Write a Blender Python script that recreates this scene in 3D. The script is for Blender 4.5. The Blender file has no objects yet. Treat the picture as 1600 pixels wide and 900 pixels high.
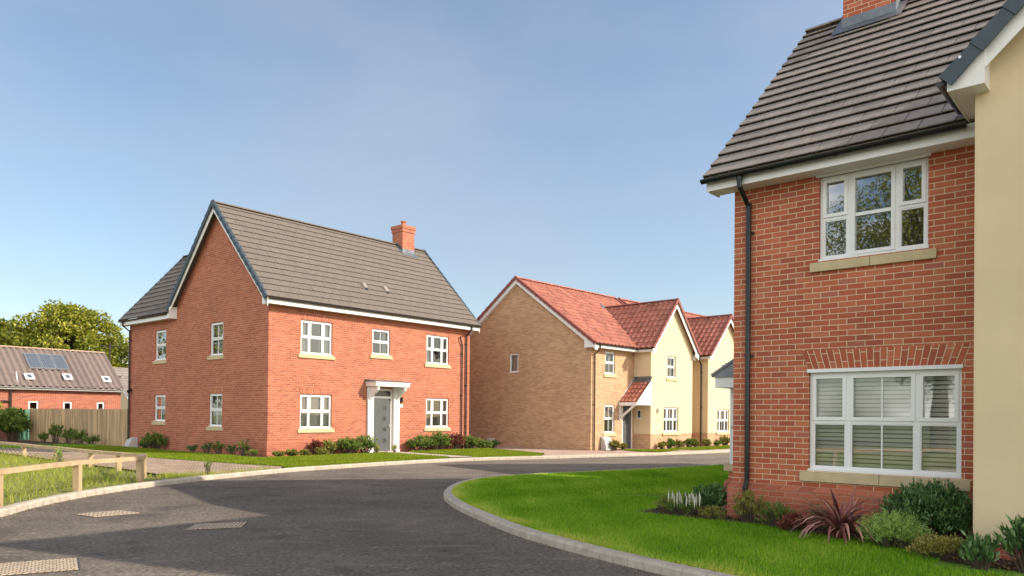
import bpy, math, random
import numpy as np
from mathutils import Vector, Matrix
R = math.radians
rng = np.random.default_rng(7)
random.seed(7)
scene = bpy.context.scene
COL = scene.collection

# ------------------------------------------------------------------ camera, sky, sun, exposure
cam_data = bpy.data.cameras.new('camera')
cam = bpy.data.objects.new('camera', cam_data)
COL.objects.link(cam)
scene.camera = cam
cam_data.sensor_width = 36.0
cam_data.lens = 1179.5 / 1600 * 36.0
cam_data.shift_x = 0.0003
cam_data.shift_y = (640.5 - 450) / 1600
cam_data.clip_end = 3000
cam.location = (0, 0, 1.54)
cam.rotation_euler = (Matrix.Rotation(R(90) + 0.0068, 3, 'X') @ Matrix.Rotation(0.0093, 3, 'Z')).to_euler()

SUN_DIR = Vector((0.975, -0.224, math.tan(R(32.3)))).normalized()
SUN_EL = math.asin(SUN_DIR.z)
FILL_CLOUD = 10.0
world = bpy.data.worlds.new('World')
scene.world = world
world.use_nodes = True
wn = world.node_tree
wn.nodes.clear()
sky = wn.nodes.new('ShaderNodeTexSky')
sky.sky_type = 'NISHITA'
sky.sun_disc = False
sky.sun_elevation = SUN_EL
sky.sun_rotation = math.atan2(SUN_DIR.x, SUN_DIR.y)
sky.air_density = 1.0
sky.dust_density = 1.2
sky.ozone_density = 1.0
bg = wn.nodes.new('ShaderNodeBackground')
bg.inputs[1].default_value = 0.15
wo = wn.nodes.new('ShaderNodeOutputWorld')
def wnode(t, **kw):
    n = wn.nodes.new(t)
    for k, v in kw.items(): setattr(n, k, v)
    return n
def wmath(op, a, b=None, c=None, clamp=False):
    n = wnode('ShaderNodeMath', operation=op, use_clamp=clamp)
    for i, v in enumerate((a, b, c)):
        if v is None: continue
        if isinstance(v, (int, float)): n.inputs[i].default_value = v
        else: wn.links.new(v, n.inputs[i])
    return n.outputs[0]
def wmix(f, a, b, blend='MIX'):
    n = wnode('ShaderNodeMix', data_type='RGBA', blend_type=blend)
    for s_, v in ((n.inputs[0], f), (n.inputs[6], a), (n.inputs[7], b)):
        if isinstance(v, bpy.types.NodeSocket): wn.links.new(v, s_)
        elif isinstance(v, (int, float)): s_.default_value = v
        else: s_.default_value = (*v, 1)
    return n.outputs[2]
wtc = wnode('ShaderNodeTexCoord')
wsep = wnode('ShaderNodeSeparateXYZ')
wn.links.new(wtc.outputs['Generated'], wsep.inputs[0])
# thin haze everywhere, and a bank of unseen cloud behind the viewer, added to brighten the shade
wmap = wnode('ShaderNodeMapping'); wmap.inputs['Scale'].default_value = (1, 1, 2.2)
wn.links.new(wtc.outputs['Generated'], wmap.inputs[0])
wnz = wnode('ShaderNodeTexNoise'); wnz.inputs['Scale'].default_value = 1.7; wnz.inputs['Detail'].default_value = 7; wnz.inputs['Roughness'].default_value = 0.5
wn.links.new(wmap.outputs[0], wnz.inputs['Vector'])
wnz2 = wnode('ShaderNodeTexNoise'); wnz2.inputs['Scale'].default_value = 3.4; wnz2.inputs['Detail'].default_value = 8; wnz2.inputs['Roughness'].default_value = 0.55
wn.links.new(wmap.outputs[0], wnz2.inputs['Vector'])
blue = wmix(1.0, sky.outputs[0], (0.69, 0.70, 0.69), 'MULTIPLY')
haze = wmath('MULTIPLY_ADD', wnz.outputs[0], 1.5, -0.60, clamp=True)
blue = wmix(haze, blue, (1.95, 2.2, 2.55))
behind = wmath('MULTIPLY_ADD', wsep.outputs[1], -2.4, 0.05, clamp=True)
fill_bank = wmath('MULTIPLY_ADD', wnz2.outputs[0], 5.0, -1.75, clamp=True)
fill_bank = wmath('MULTIPLY', fill_bank, behind)
fill_bank = wmath('MULTIPLY', fill_bank, wmath('MULTIPLY_ADD', wsep.outputs[2], -2.6, 2.3, clamp=True))
full = wmix(fill_bank, blue, (FILL_CLOUD, FILL_CLOUD * 0.975, FILL_CLOUD * 0.92))
wn.links.new(full, bg.inputs[0])
wn.links.new(bg.outputs[0], wo.inputs[0])
sun_data = bpy.data.lights.new('sun', 'SUN')
sun_data.energy = 3.1
sun_data.angle = R(0.5)
sun_data.color = (1.0, 0.89, 0.74)
sun = bpy.data.objects.new('sun', sun_data)
COL.objects.link(sun)
sun.rotation_euler = SUN_DIR.to_track_quat('Z', 'Y').to_euler()
vs = scene.view_settings
vs.view_transform = 'Standard'
vs.look = 'None'
vs.gamma = 1
vs.use_curve_mapping = False
vs.exposure = 0.92
scene.render.engine = 'CYCLES'
scene.cycles.transparent_max_bounces = 12
scene.cycles.max_bounces = 6

# ------------------------------------------------------------------ materials
def new_mat(name):
    m = bpy.data.materials.new(name)
    m.use_nodes = True
    nt = m.node_tree
    nt.nodes.clear()
    out = nt.nodes.new('ShaderNodeOutputMaterial')
    return m, nt, out

def N(nt, t, **kw):
    n = nt.nodes.new(t)
    for k, v in kw.items():
        if k.startswith('i_'):
            key = k[2:]
            n.inputs[int(key) if key.isdigit() else key.replace('_', ' ')].default_value = v
        else:
            setattr(n, k, v)
    return n

def mixc(nt, fac, a, b, blend='MIX'):
    n = nt.nodes.new('ShaderNodeMix')
    n.data_type = 'RGBA'
    n.blend_type = blend
    n.clamp_factor = True
    for sock, v in ((n.inputs[0], fac), (n.inputs[6], a), (n.inputs[7], b)):
        if isinstance(v, bpy.types.NodeSocket):
            nt.links.new(v, sock)
        elif isinstance(v, (int, float)):
            sock.default_value = v
        else:
            sock.default_value = (*v, 1) if len(v) == 3 else v
    return n.outputs[2]

def mul(c, f):
    return tuple(min(1, x * f) for x in c)

def ramp(nt, sock, stops):
    r = nt.nodes.new('ShaderNodeValToRGB')
    el = r.color_ramp.elements
    while len(el) < len(stops):
        el.new(0.5)
    for e, (p, c) in zip(el, stops):
        e.position = p
        e.color = (*c, 1) if len(c) == 3 else c
    nt.links.new(sock, r.inputs[0])
    return r.outputs[0]

def plain(name, col, rough=0.6, var=0.12, scale=3.0, bump=0.0, bscale=60, metal=0.0, tint=0.0, spec=0.5, coords='Object', stretch=None, coat=0):
    m, nt, out = new_mat(name)
    p = N(nt, 'ShaderNodeBsdfPrincipled')
    p.inputs['Roughness'].default_value = rough
    p.inputs['Metallic'].default_value = metal
    p.inputs['Specular IOR Level'].default_value = spec
    tc = N(nt, 'ShaderNodeTexCoord')
    src = tc.outputs[coords]
    if stretch:
        mp = N(nt, 'ShaderNodeMapping')
        mp.inputs['Scale'].default_value = stretch
        nt.links.new(src, mp.inputs[0])
        src = mp.outputs[0]
    nz = N(nt, 'ShaderNodeTexNoise', i_Scale=scale, i_Detail=5.0, i_Roughness=0.6)
    nt.links.new(src, nz.inputs['Vector'])
    c = ramp(nt, nz.outputs[0], [(0.3, mul(col, 1 - var)), (0.7, mul(col, 1 + var))])
    if tint:
        at = N(nt, 'ShaderNodeAttribute', attribute_name='tint')
        t = ramp(nt, at.outputs['Fac'], [(0, (1 - tint,) * 3), (1, (1 + tint,) * 3)])
        c = mixc(nt, 1.0, c, t, 'MULTIPLY')
    nt.links.new(c, p.inputs['Base Color'])
    if bump:
        nb = N(nt, 'ShaderNodeTexNoise', i_Scale=bscale, i_Detail=4.0)
        nt.links.new(src, nb.inputs['Vector'])
        b = N(nt, 'ShaderNodeBump', i_Strength=1.0, i_Distance=bump)
        nt.links.new(nb.outputs[0], b.inputs['Height'])
        nt.links.new(b.outputs[0], p.inputs['Normal'])
    nt.links.new(p.outputs[0], out.inputs[0])
    return m

def brick(name, stops, mortar, bw=0.225, rh=0.075, ms=0.005, wear=0.12, smear=0.0, bump=0.004, rough=0.85):
    """brickwork laid out in metres on the UV map; each brick has a fired colour of its own"""
    m, nt, out = new_mat(name)
    p = N(nt, 'ShaderNodeBsdfPrincipled')
    p.inputs['Roughness'].default_value = rough
    p.inputs['Specular IOR Level'].default_value = 0.25
    uv = N(nt, 'ShaderNodeUVMap')
    bt = N(nt, 'ShaderNodeTexBrick', i_Scale=1.0)
    bt.inputs['Color1'].default_value = (0, 0, 0, 1)
    bt.inputs['Color2'].default_value = (1, 1, 1, 1)
    bt.inputs['Mortar Size'].default_value = ms
    bt.inputs['Mortar Smooth'].default_value = 0.15
    bt.inputs['Bias'].default_value = 0.0
    bt.inputs['Brick Width'].default_value = bw
    bt.inputs['Row Height'].default_value = rh
    wob = N(nt, 'ShaderNodeTexNoise', i_Scale=9.0, i_Detail=2.0)
    nt.links.new(uv.outputs[0], wob.inputs['Vector'])
    vm = N(nt, 'ShaderNodeVectorMath', operation='MULTIPLY_ADD')
    nt.links.new(wob.outputs[1], vm.inputs[0])
    vm.inputs[1].default_value = (0.006, 0.006, 0)
    nt.links.new(uv.outputs[0], vm.inputs[2])
    nt.links.new(vm.outputs[0], bt.inputs['Vector'])
    c = ramp(nt, bt.outputs[0], stops)
    fn = N(nt, 'ShaderNodeTexNoise', i_Scale=45.0, i_Detail=5.0, i_Roughness=0.7)
    nt.links.new(uv.outputs[0], fn.inputs['Vector'])
    c = mixc(nt, 1.0, c, ramp(nt, fn.outputs[0], [(0.3, (0.82,) * 3), (0.7, (1.15,) * 3)]), 'MULTIPLY')
    ln = N(nt, 'ShaderNodeTexNoise', i_Scale=0.7, i_Detail=6.0, i_Roughness=0.6)
    nt.links.new(uv.outputs[0], ln.inputs['Vector'])
    c = mixc(nt, 1.0, c, ramp(nt, ln.outputs[0], [(0.3, (1 - wear,) * 3), (0.7, (1 + wear,) * 3)]), 'MULTIPLY')
    mn = mixc(nt, fn.outputs[0], mul(mortar, 0.8), mul(mortar, 1.15))
    c = mixc(nt, bt.outputs['Fac'], c, mn)
    if smear:
        sn = N(nt, 'ShaderNodeTexNoise', i_Scale=1.6, i_Detail=8.0, i_Roughness=0.75)
        mp = N(nt, 'ShaderNodeMapping')
        mp.inputs['Scale'].default_value = (0.6, 3.0, 1)
        nt.links.new(uv.outputs[0], mp.inputs[0])
        nt.links.new(mp.outputs[0], sn.inputs['Vector'])
        f = ramp(nt, sn.outputs[0], [(0.56, (0, 0, 0)), (0.72, (smear,) * 3)])
        c = mixc(nt, f, c, mortar)
    nt.links.new(c, p.inputs['Base Color'])
    h = mixc(nt, bt.outputs['Fac'], ramp(nt, fn.outputs[0], [(0.2, (0.7,) * 3), (0.8, (1.0,) * 3)]), (0.1, 0.1, 0.1))
    b = N(nt, 'ShaderNodeBump', i_Strength=1.0, i_Distance=bump)
    nt.links.new(h, b.inputs['Height'])
    nt.links.new(b.outputs[0], p.inputs['Normal'])
    nt.links.new(p.outputs[0], out.inputs[0])
    return m

def leaf_mat(name, c0, c1, rough=0.45, trans=0.3, spec=0.4, c2=None):
    m, nt, out = new_mat(name)
    at = N(nt, 'ShaderNodeAttribute', attribute_name='tint')
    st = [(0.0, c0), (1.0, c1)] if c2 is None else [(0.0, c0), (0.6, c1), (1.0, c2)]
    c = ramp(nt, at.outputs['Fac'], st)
    p = N(nt, 'ShaderNodeBsdfPrincipled')
    p.inputs['Roughness'].default_value = rough
    p.inputs['Specular IOR Level'].default_value = spec
    nt.links.new(c, p.inputs['Base Color'])
    t = N(nt, 'ShaderNodeBsdfTranslucent')
    nt.links.new(mixc(nt, 1.0, c, (1.0, 1.0, 0.6), 'MULTIPLY'), t.inputs[0])
    mx = N(nt, 'ShaderNodeMixShader')
    mx.inputs[0].default_value = trans
    nt.links.new(p.outputs[0], mx.inputs[1])
    nt.links.new(t.outputs[0], mx.inputs[2])
    nt.links.new(mx.outputs[0], out.inputs[0])
    return m

def glass_mat(name='window glass', base=0.12, col=(0.92, 0.95, 0.93)):
    m, nt, out = new_mat(name)
    tr = N(nt, 'ShaderNodeBsdfTransparent')
    tr.inputs[0].default_value = (*col, 1)
    gl = N(nt, 'ShaderNodeBsdfGlossy')
    gl.inputs['Roughness'].default_value = 0.015
    tc = N(nt, 'ShaderNodeTexCoord')
    nz = N(nt, 'ShaderNodeTexNoise', i_Scale=1.6, i_Detail=1.0)
    nt.links.new(tc.outputs['Object'], nz.inputs['Vector'])
    b = N(nt, 'ShaderNodeBump', i_Strength=1.0, i_Distance=0.0010)
    nt.links.new(nz.outputs[0], b.inputs['Height'])
    nt.links.new(b.outputs[0], gl.inputs['Normal'])
    fr = N(nt, 'ShaderNodeFresnel')
    fr.inputs[0].default_value = 1.75
    ad = N(nt, 'ShaderNodeMath', operation='ADD', use_clamp=True)
    ad.inputs[1].default_value = base
    nt.links.new(fr.outputs[0], ad.inputs[0])
    mx = N(nt, 'ShaderNodeMixShader')
    nt.links.new(ad.outputs[0], mx.inputs[0])
    nt.links.new(tr.outputs[0], mx.inputs[1])
    nt.links.new(gl.outputs[0], mx.inputs[2])
    nt.links.new(mx.outputs[0], out.inputs[0])
    return m

M = {}
RED = [(0.0, (0.37, 0.10, 0.058)), (0.3, (0.43, 0.110, 0.057)), (0.65, (0.48, 0.135, 0.066)), (0.9, (0.52, 0.17, 0.085)), (1.0, (0.40, 0.13, 0.09))]
RED2 = [(0.0, (0.34, 0.098, 0.058)), (0.4, (0.42, 0.125, 0.070)), (0.75, (0.47, 0.155, 0.088)), (1.0, (0.36, 0.12, 0.080))]
BUFF = [(0.0, (0.42, 0.25, 0.14)), (0.4, (0.52, 0.31, 0.175)), (0.75, (0.58, 0.37, 0.21)), (1.0, (0.46, 0.27, 0.17))]
M['red'] = brick('red brick', RED, (0.74, 0.58, 0.40), wear=0.15, smear=0.12)
M['red2'] = brick('orange red brick', RED2, (0.56, 0.38, 0.26), wear=0.10, smear=0.25)
M['redf'] = brick('far red brick', RED2, (0.5, 0.35, 0.27), wear=0.1)
M['buff'] = brick('buff brick', BUFF, (0.58, 0.44, 0.30), wear=0.08, smear=0.30)
M['redplain'] = brick('plinth brick', RED2, (0.46, 0.27, 0.19), wear=0.1)
M['render'] = plain('cream render', (0.68, 0.54, 0.34), 0.9, var=0.06, scale=0.9, bump=0.0015, bscale=180)
M['upvc'] = plain('white upvc', (0.80, 0.80, 0.78), 0.28, var=0.02, scale=2)
M['white'] = plain('white painted board', (0.80, 0.79, 0.76), 0.4, var=0.05, scale=1.3)
M['stone'] = plain('cast stone', (0.55, 0.44, 0.26), 0.85, var=0.10, scale=6, bump=0.002, bscale=90)
M['tile'] = plain('grey concrete tile', (0.26, 0.215, 0.185), 0.8, var=0.16, scale=9, bump=0.003, bscale=70, tint=0.16)
M['tileA'] = plain('brown grey concrete tile', (0.150, 0.122, 0.100), 0.8, var=0.10, scale=7, bump=0.003, bscale=60, tint=0.07)
M['slate'] = plain('grey slate', (0.22, 0.23, 0.24), 0.55, var=0.15, scale=8, tint=0.1)
M['verge'] = plain('slate blue verge tile', (0.042, 0.062, 0.078), 0.5, var=0.14, scale=9, bump=0.001, bscale=120)
M['pan'] = plain('red clay pantile', (0.38, 0.135, 0.090), 0.7, var=0.2, scale=5, tint=0.26)
M['panv'] = plain('dark red verge tile', (0.25, 0.075, 0.058), 0.7, var=0.15, scale=6)
M['panb'] = plain('brown concrete pantile', (0.20, 0.15, 0.13), 0.8, var=0.12, scale=5, tint=0.12)
M['ridgeb'] = plain('tan ridge tile', (0.42, 0.28, 0.18), 0.8, var=0.1, scale=5)
M['lead'] = plain('lead flashing', (0.15, 0.165, 0.185), 0.42, var=0.25, scale=4, metal=0.35)
M['black'] = plain('black plastic', (0.012, 0.013, 0.014), 0.22, var=0.2, scale=3)
M['grime'] = plain('brown black plastic', (0.035, 0.025, 0.02), 0.4, var=0.2)
M['doorgrey'] = plain('grey door', (0.085, 0.090, 0.092), 0.45, var=0.12, scale=14, stretch=(1, 1, 0.15), bump=0.001, bscale=40)
M['steel'] = plain('brushed steel', (0.55, 0.55, 0.54), 0.3, metal=0.9)
M['plaster'] = plain('plastered interior wall', (0.46, 0.43, 0.38), 0.9, var=0.06)
M['cloth'] = plain('white curtain cloth', (0.90, 0.87, 0.80), 0.9, var=0.08, scale=3, stretch=(8, 8, 0.3))
M['blind'] = plain('blind slat', (0.80, 0.82, 0.76), 0.5, var=0.04)
M['grey box'] = plain('grey meter box', (0.52, 0.50, 0.47), 0.5, var=0.1)
M['clay'] = plain('terracotta', (0.42, 0.15, 0.08), 0.8, var=0.15, scale=9)
M['concrete'] = plain('kerb concrete', (0.47, 0.40, 0.32), 0.9, var=0.20, scale=7, bump=0.006, bscale=60)
M['slab'] = plain('concrete slab', (0.46, 0.38, 0.30), 0.9, var=0.12, scale=6, bump=0.003, bscale=70)
grit = 0
M['soil'] = plain('planting soil', (0.075, 0.050, 0.034), 1.0, var=0.5, scale=14, bump=0.03, bscale=35)
M['turf'] = plain('turf', (0.14, 0.25, 0.018), 1.0, var=0.3, scale=5, bump=0.03, bscale=60)
M['rough turf'] = plain('rough turf', (0.20, 0.20, 0.07), 1.0, var=0.4, scale=3, bump=0.05, bscale=30)
M['field'] = plain('field', (0.12, 0.15, 0.04), 1.0, var=0.35, scale=0.3, bump=0.02, bscale=10)
M['wood'] = plain('pressure treated timber', (0.50, 0.35, 0.20), 0.8, var=0.22, scale=5, stretch=(1, 1, 0.25), bump=0.004, bscale=40)
M['board'] = plain('fence boards', (0.50, 0.36, 0.21), 0.85, var=0.25, scale=9, stretch=(1, 1, 0.12), bump=0.003, bscale=30, tint=0.22)
M['bark'] = plain('bark', (0.10, 0.075, 0.055), 0.95, var=0.35, scale=6, bump=0.02, bscale=20)
M['solar'] = plain('solar collector', (0.10, 0.115, 0.14), 0.25, var=0.15, scale=10)
M['green'] = plain('green plastic', (0.10, 0.26, 0.18), 0.45, var=0.15)
M['alum'] = plain('aluminium', (0.5, 0.5, 0.5), 0.4, metal=0.7)
M['glass'] = glass_mat(base=0.14)
M['glass_far'] = glass_mat('far window glass', base=0.10)
M['glass_mirror'] = glass_mat('coated window glass', base=0.30)
M['door glass'] = plain('obscured glass', (0.05, 0.055, 0.055), 0.12, var=0.1)

def asphalt():
    m, nt, out = new_mat('asphalt')
    p = N(nt, 'ShaderNodeBsdfPrincipled')
    p.inputs['Roughness'].default_value = 0.8
    p.inputs['Specular IOR Level'].default_value = 0.35
    tc = N(nt, 'ShaderNodeTexCoord')
    P_ = tc.outputs['Object']
    big = N(nt, 'ShaderNodeTexNoise', i_Scale=0.35, i_Detail=6.0, i_Roughness=0.6)
    fine = N(nt, 'ShaderNodeTexNoise', i_Scale=22.0, i_Detail=4.0, i_Roughness=0.7)
    vor = N(nt, 'ShaderNodeTexVoronoi', i_Scale=15.0)
    vor.inputs['Randomness'].default_value = 1.0
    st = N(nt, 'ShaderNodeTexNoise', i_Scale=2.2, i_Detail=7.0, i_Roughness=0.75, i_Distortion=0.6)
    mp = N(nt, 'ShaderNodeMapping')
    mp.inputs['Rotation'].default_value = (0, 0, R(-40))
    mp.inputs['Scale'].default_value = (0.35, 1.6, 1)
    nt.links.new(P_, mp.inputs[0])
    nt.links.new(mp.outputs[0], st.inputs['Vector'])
    for n in (big, fine, vor):
        nt.links.new(P_, n.inputs['Vector'])
    c = ramp(nt, big.outputs[0], [(0.34, (0.092, 0.075, 0.060)), (0.66, (0.182, 0.148, 0.114))])
    c = mixc(nt, 1.0, c, ramp(nt, fine.outputs[0], [(0.36, (0.48,) * 3), (0.64, (1.42,) * 3)]), 'MULTIPLY')
    chips = ramp(nt, vor.outputs['Color'], [(0.74, (0, 0, 0)), (0.90, (0.8,) * 3)])
    chips = mixc(nt, 1.0, chips, ramp(nt, vor.outputs['Distance'], [(0.25, (1, 1, 1)), (0.5, (0, 0, 0))]), 'MULTIPLY')
    c = mixc(nt, chips, c, (0.30, 0.26, 0.215))
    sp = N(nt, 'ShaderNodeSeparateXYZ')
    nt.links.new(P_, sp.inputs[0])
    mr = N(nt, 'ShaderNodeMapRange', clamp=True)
    for i_, v_ in enumerate((16.0, 22.0, 0.0, 0.16)): mr.inputs[i_ + 1].default_value = v_  # road pales with distance: dust, and sunlit tan put into the colour
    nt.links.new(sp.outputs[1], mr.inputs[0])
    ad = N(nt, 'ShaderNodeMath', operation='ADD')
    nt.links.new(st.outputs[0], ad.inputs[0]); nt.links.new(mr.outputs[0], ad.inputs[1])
    stn = N(nt, 'ShaderNodeTexNoise', i_Scale=0.9, i_Detail=3.0, i_Distortion=1.2)
    nt.links.new(P_, stn.inputs['Vector'])
    c = mixc(nt, 1.0, c, ramp(nt, stn.outputs[0], [(0.30, (0.68, 0.68, 0.70)), (0.42, (1, 1, 1)), (0.62, (1, 1, 1)), (0.72, (1.25, 1.22, 1.18))]), 'MULTIPLY')
    dust_sunlit = ramp(nt, ad.outputs[0], [(0.54, (0, 0, 0)), (0.72, (0.60,) * 3)])
    c = mixc(nt, dust_sunlit, c, (0.27, 0.225, 0.175))
    nt.links.new(c, p.inputs['Base Color'])
    h = mixc(nt, 0.5, fine.outputs[0], vor.outputs['Distance'])
    b = N(nt, 'ShaderNodeBump', i_Strength=1.0, i_Distance=0.03)
    nt.links.new(h, b.inputs['Height'])
    nt.links.new(b.outputs[0], p.inputs['Normal'])
    nt.links.new(p.outputs[0], out.inputs[0])
    return m
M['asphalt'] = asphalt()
PAV = [(0.0, (0.38, 0.27, 0.18)), (0.5, (0.48, 0.35, 0.25)), (1.0, (0.56, 0.42, 0.31))]
M['paver'] = brick('block paving', PAV, (0.07, 0.05, 0.035), bw=0.24, rh=0.16, ms=0.016, bump=0.02, wear=0.15)
PAV2 = [(0.0, (0.42, 0.28, 0.22)), (0.5, (0.50, 0.35, 0.28)), (1.0, (0.55, 0.42, 0.34))]
M['paver2'] = brick('pink block paving', PAV2, (0.24, 0.17, 0.13), bw=0.21, rh=0.105, ms=0.005, bump=0.006)
M['cover'] = brick('cover blocks', [(0, (0.48, 0.36, 0.25)), (1, (0.66, 0.51, 0.37))], (0.12, 0.10, 0.08), bw=0.06, rh=0.05, ms=0.006, bump=0.006)

GR0, GR1, GR2 = (0.09, 0.25, 0.014), (0.29, 0.53, 0.030), (0.66, 0.62, 0.14)
M['blade'] = leaf_mat('lawn blades', GR0, GR1, rough=0.8, trans=0.35, spec=0.08, c2=GR2)
M['blade_sunlit'] = leaf_mat('sunny lawn blades', (0.14, 0.21, 0.012), (0.25, 0.32, 0.03), rough=0.8, trans=0.35, spec=0.08, c2=(0.38, 0.38, 0.08))  # sunlit copy of the lawn blades; sunshine put into its yellower green
M['weed'] = leaf_mat('rough grass blades', (0.22, 0.29, 0.03), (0.44, 0.46, 0.08), rough=0.6, trans=0.4, spec=0.2, c2=(0.52, 0.46, 0.20))
M['lf_dark'] = leaf_mat('dark glossy leaves', (0.02, 0.06, 0.016), (0.085, 0.18, 0.045), rough=0.4, trans=0.15, c2=(0.24, 0.34, 0.14))
M['lf_mid'] = leaf_mat('mid green leaves', (0.05, 0.10, 0.015), (0.16, 0.23, 0.04), trans=0.25, c2=(0.34, 0.40, 0.10))
M['lf_lime'] = leaf_mat('fine light green leaves', (0.08, 0.18, 0.02), (0.26, 0.42, 0.08), trans=0.3, c2=(0.52, 0.62, 0.2))
M['lf_yel'] = leaf_mat('yellow green leaves', (0.09, 0.10, 0.02), (0.28, 0.27, 0.06), trans=0.3, c2=(0.48, 0.40, 0.12))
M['lf_red'] = leaf_mat('purple red leaves', (0.08, 0.02, 0.02), (0.26, 0.07, 0.05), trans=0.25, c2=(0.34, 0.20, 0.08))
M['lf_phor'] = leaf_mat('bronze sword leaves', (0.10, 0.03, 0.03), (0.34, 0.13, 0.115), trans=0.15, c2=(0.60, 0.30, 0.24), rough=0.4)
M['lf_oak'] = leaf_mat('oak leaves', (0.07, 0.11, 0.010), (0.26, 0.27, 0.028), trans=0.3, c2=(0.48, 0.44, 0.06))
M['petal'] = leaf_mat('cream petals', (0.5, 0.48, 0.36), (0.75, 0.73, 0.62), trans=0.3)

# ------------------------------------------------------------------ mesh helpers
class MB:
    def __init__(s):
        s.v = []; s.f = []; s.uv = []; s.t = []
    def face(s, pts, uv=None, tint=0.5):
        pts = [Vector(p) for p in pts]
        i = len(s.v)
        s.v += [tuple(p) for p in pts]
        s.f.append(tuple(range(i, i + len(pts))))
        s.t += [tint] * len(pts)
        if uv is None:
            n = Vector((0, 0, 0))
            for k in range(len(pts)):
                a, b = pts[k], pts[(k + 1) % len(pts)]
                n += Vector(((a.y - b.y) * (a.z + b.z), (a.z - b.z) * (a.x + b.x), (a.x - b.x) * (a.y + b.y)))
            if n.length < 1e-12: n = Vector((0, 0, 1))
            n.normalize()
            if abs(n.z) > 0.98:
                t, b = Vector((1, 0, 0)), Vector((0, 1, 0))
            else:
                if abs(n.x) > abs(n.y): t = Vector((0, 1, 0))
                else: t = Vector((1, 0, 0))
                t = (t - n * t.dot(n)).normalized()
                b = n.cross(t)
                if b.z < 0: b = -b
            uv = [(p.dot(t), p.dot(b)) for p in pts]
        s.uv += [tuple(q) for q in uv]
        return s
    def box(s, x0, x1, y0, y1, z0, z1, tint=0.5):
        x0, x1 = min(x0, x1), max(x0, x1); y0, y1 = min(y0, y1), max(y0, y1); z0, z1 = min(z0, z1), max(z0, z1)
        a = [(x0, y0, z0), (x1, y0, z0), (x1, y1, z0), (x0, y1, z0), (x0, y0, z1), (x1, y0, z1), (x1, y1, z1), (x0, y1, z1)]
        for q in ((0, 3, 2, 1), (4, 5, 6, 7), (0, 1, 5, 4), (1, 2, 6, 5), (2, 3, 7, 6), (3, 0, 4, 7)):
            s.face([a[k] for k in q], tint=tint)
        return s
    def hexa(s, bot, top, tint=0.5):
        n = len(bot)
        s.face(list(reversed(bot)), tint=tint); s.face(top, tint=tint)
        for k in range(n):
            s.face([bot[k], bot[(k + 1) % n], top[(k + 1) % n], top[k]], tint=tint)
        return s
    def beam(s, p, q, w, h, up=(0, 0, 1), tint=0.5):
        """rectangular bar from p to q, w across and h along up"""
        p, q, up = Vector(p), Vector(q), Vector(up)
        d = (q - p).normalized()
        a = d.cross(up).normalized() * (w / 2)
        b = a.cross(d).normalized() * (h / 2)
        s.hexa([p - a - b, p + a - b, p + a + b, p - a + b], [q - a - b, q + a - b, q + a + b, q - a + b], tint=tint)
        return s
    def tube(s, pts, r, n=10, tint=0.5, cap=True):
        pts = [Vector(p) for p in pts]
        rr = r if isinstance(r, (list, tuple)) else [r] * len(pts)
        rings = []
        ref = None
        for i, p in enumerate(pts):
            d = (pts[min(i + 1, len(pts) - 1)] - pts[max(i - 1, 0)]).normalized()
            if ref is None:
                ref = Vector((1, 0, 0)) if abs(d.x) < 0.8 else Vector((0, 1, 0))
            a = (ref - d * ref.dot(d)).normalized()
            ref = a
            b = d.cross(a)
            rings.append([p + (a * math.cos(2 * math.pi * k / n) + b * math.sin(2 * math.pi * k / n)) * rr[i] for k in range(n)])
        base = len(s.v)
        for rg in rings:
            for k, p in enumerate(rg):
                s.v.append(tuple(p)); s.t.append(tint); 
        for i in range(len(rings) - 1):
            for k in range(n):
                a = base + i * n + k; b = base + i * n + (k + 1) % n
                s.f.append((a, b, b + n, a + n))
                s.uv += [(0, 0)] * 4
        if cap:
            s.f.append(tuple(base + k for k in reversed(range(n)))); s.uv += [(0, 0)] * n
            s.f.append(tuple(base + (len(rings) - 1) * n + k for k in range(n))); s.uv += [(0, 0)] * n
        return s
    def build(s, name, mat, parent=None, smooth=False, kind=None, label=None):
        me = bpy.data.meshes.new(name)
        me.from_pydata(s.v, [], s.f)
        uvl = me.uv_layers.new(name='UVMap')
        if len(s.uv) == len(me.loops):
            uvl.data.foreach_set('uv', np.array(s.uv, dtype=np.float32).ravel())
        at = me.attributes.new('tint', 'FLOAT', 'POINT')
        at.data.foreach_set('value', np.array(s.t, dtype=np.float32))
        me.materials.append(mat)
        if smooth:
            me.polygons.foreach_set('use_smooth', np.ones(len(me.polygons), dtype=bool))
        o = bpy.data.objects.new(name, me)
        COL.objects.link(o)
        if parent: o.parent = parent
        if kind: o['kind'] = kind
        if label: o['label'] = label
        return o

def np_mesh(name, verts, faces_per, tint, mat, parent=None, kind=None):
    """verts (n*k,3), every k consecutive verts form one face"""
    me = bpy.data.meshes.new(name)
    nv = len(verts); k = faces_per; nf = nv // k
    me.vertices.add(nv); me.loops.add(nv); me.polygons.add(nf)
    me.vertices.foreach_set('co', verts.astype(np.float32).ravel())
    me.loops.foreach_set('vertex_index', np.arange(nv, dtype=np.int32))
    me.polygons.foreach_set('loop_start', np.arange(0, nv, k, dtype=np.int32))
    me.polygons.foreach_set('loop_total', np.full(nf, k, dtype=np.int32))
    me.update(calc_edges=True)
    at = me.attributes.new('tint', 'FLOAT', 'POINT')
    at.data.foreach_set('value', tint.astype(np.float32))
    me.materials.append(mat)
    o = bpy.data.objects.new(name, me)
    COL.objects.link(o)
    if parent: o.parent = parent
    if kind: o['kind'] = kind
    return o

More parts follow.
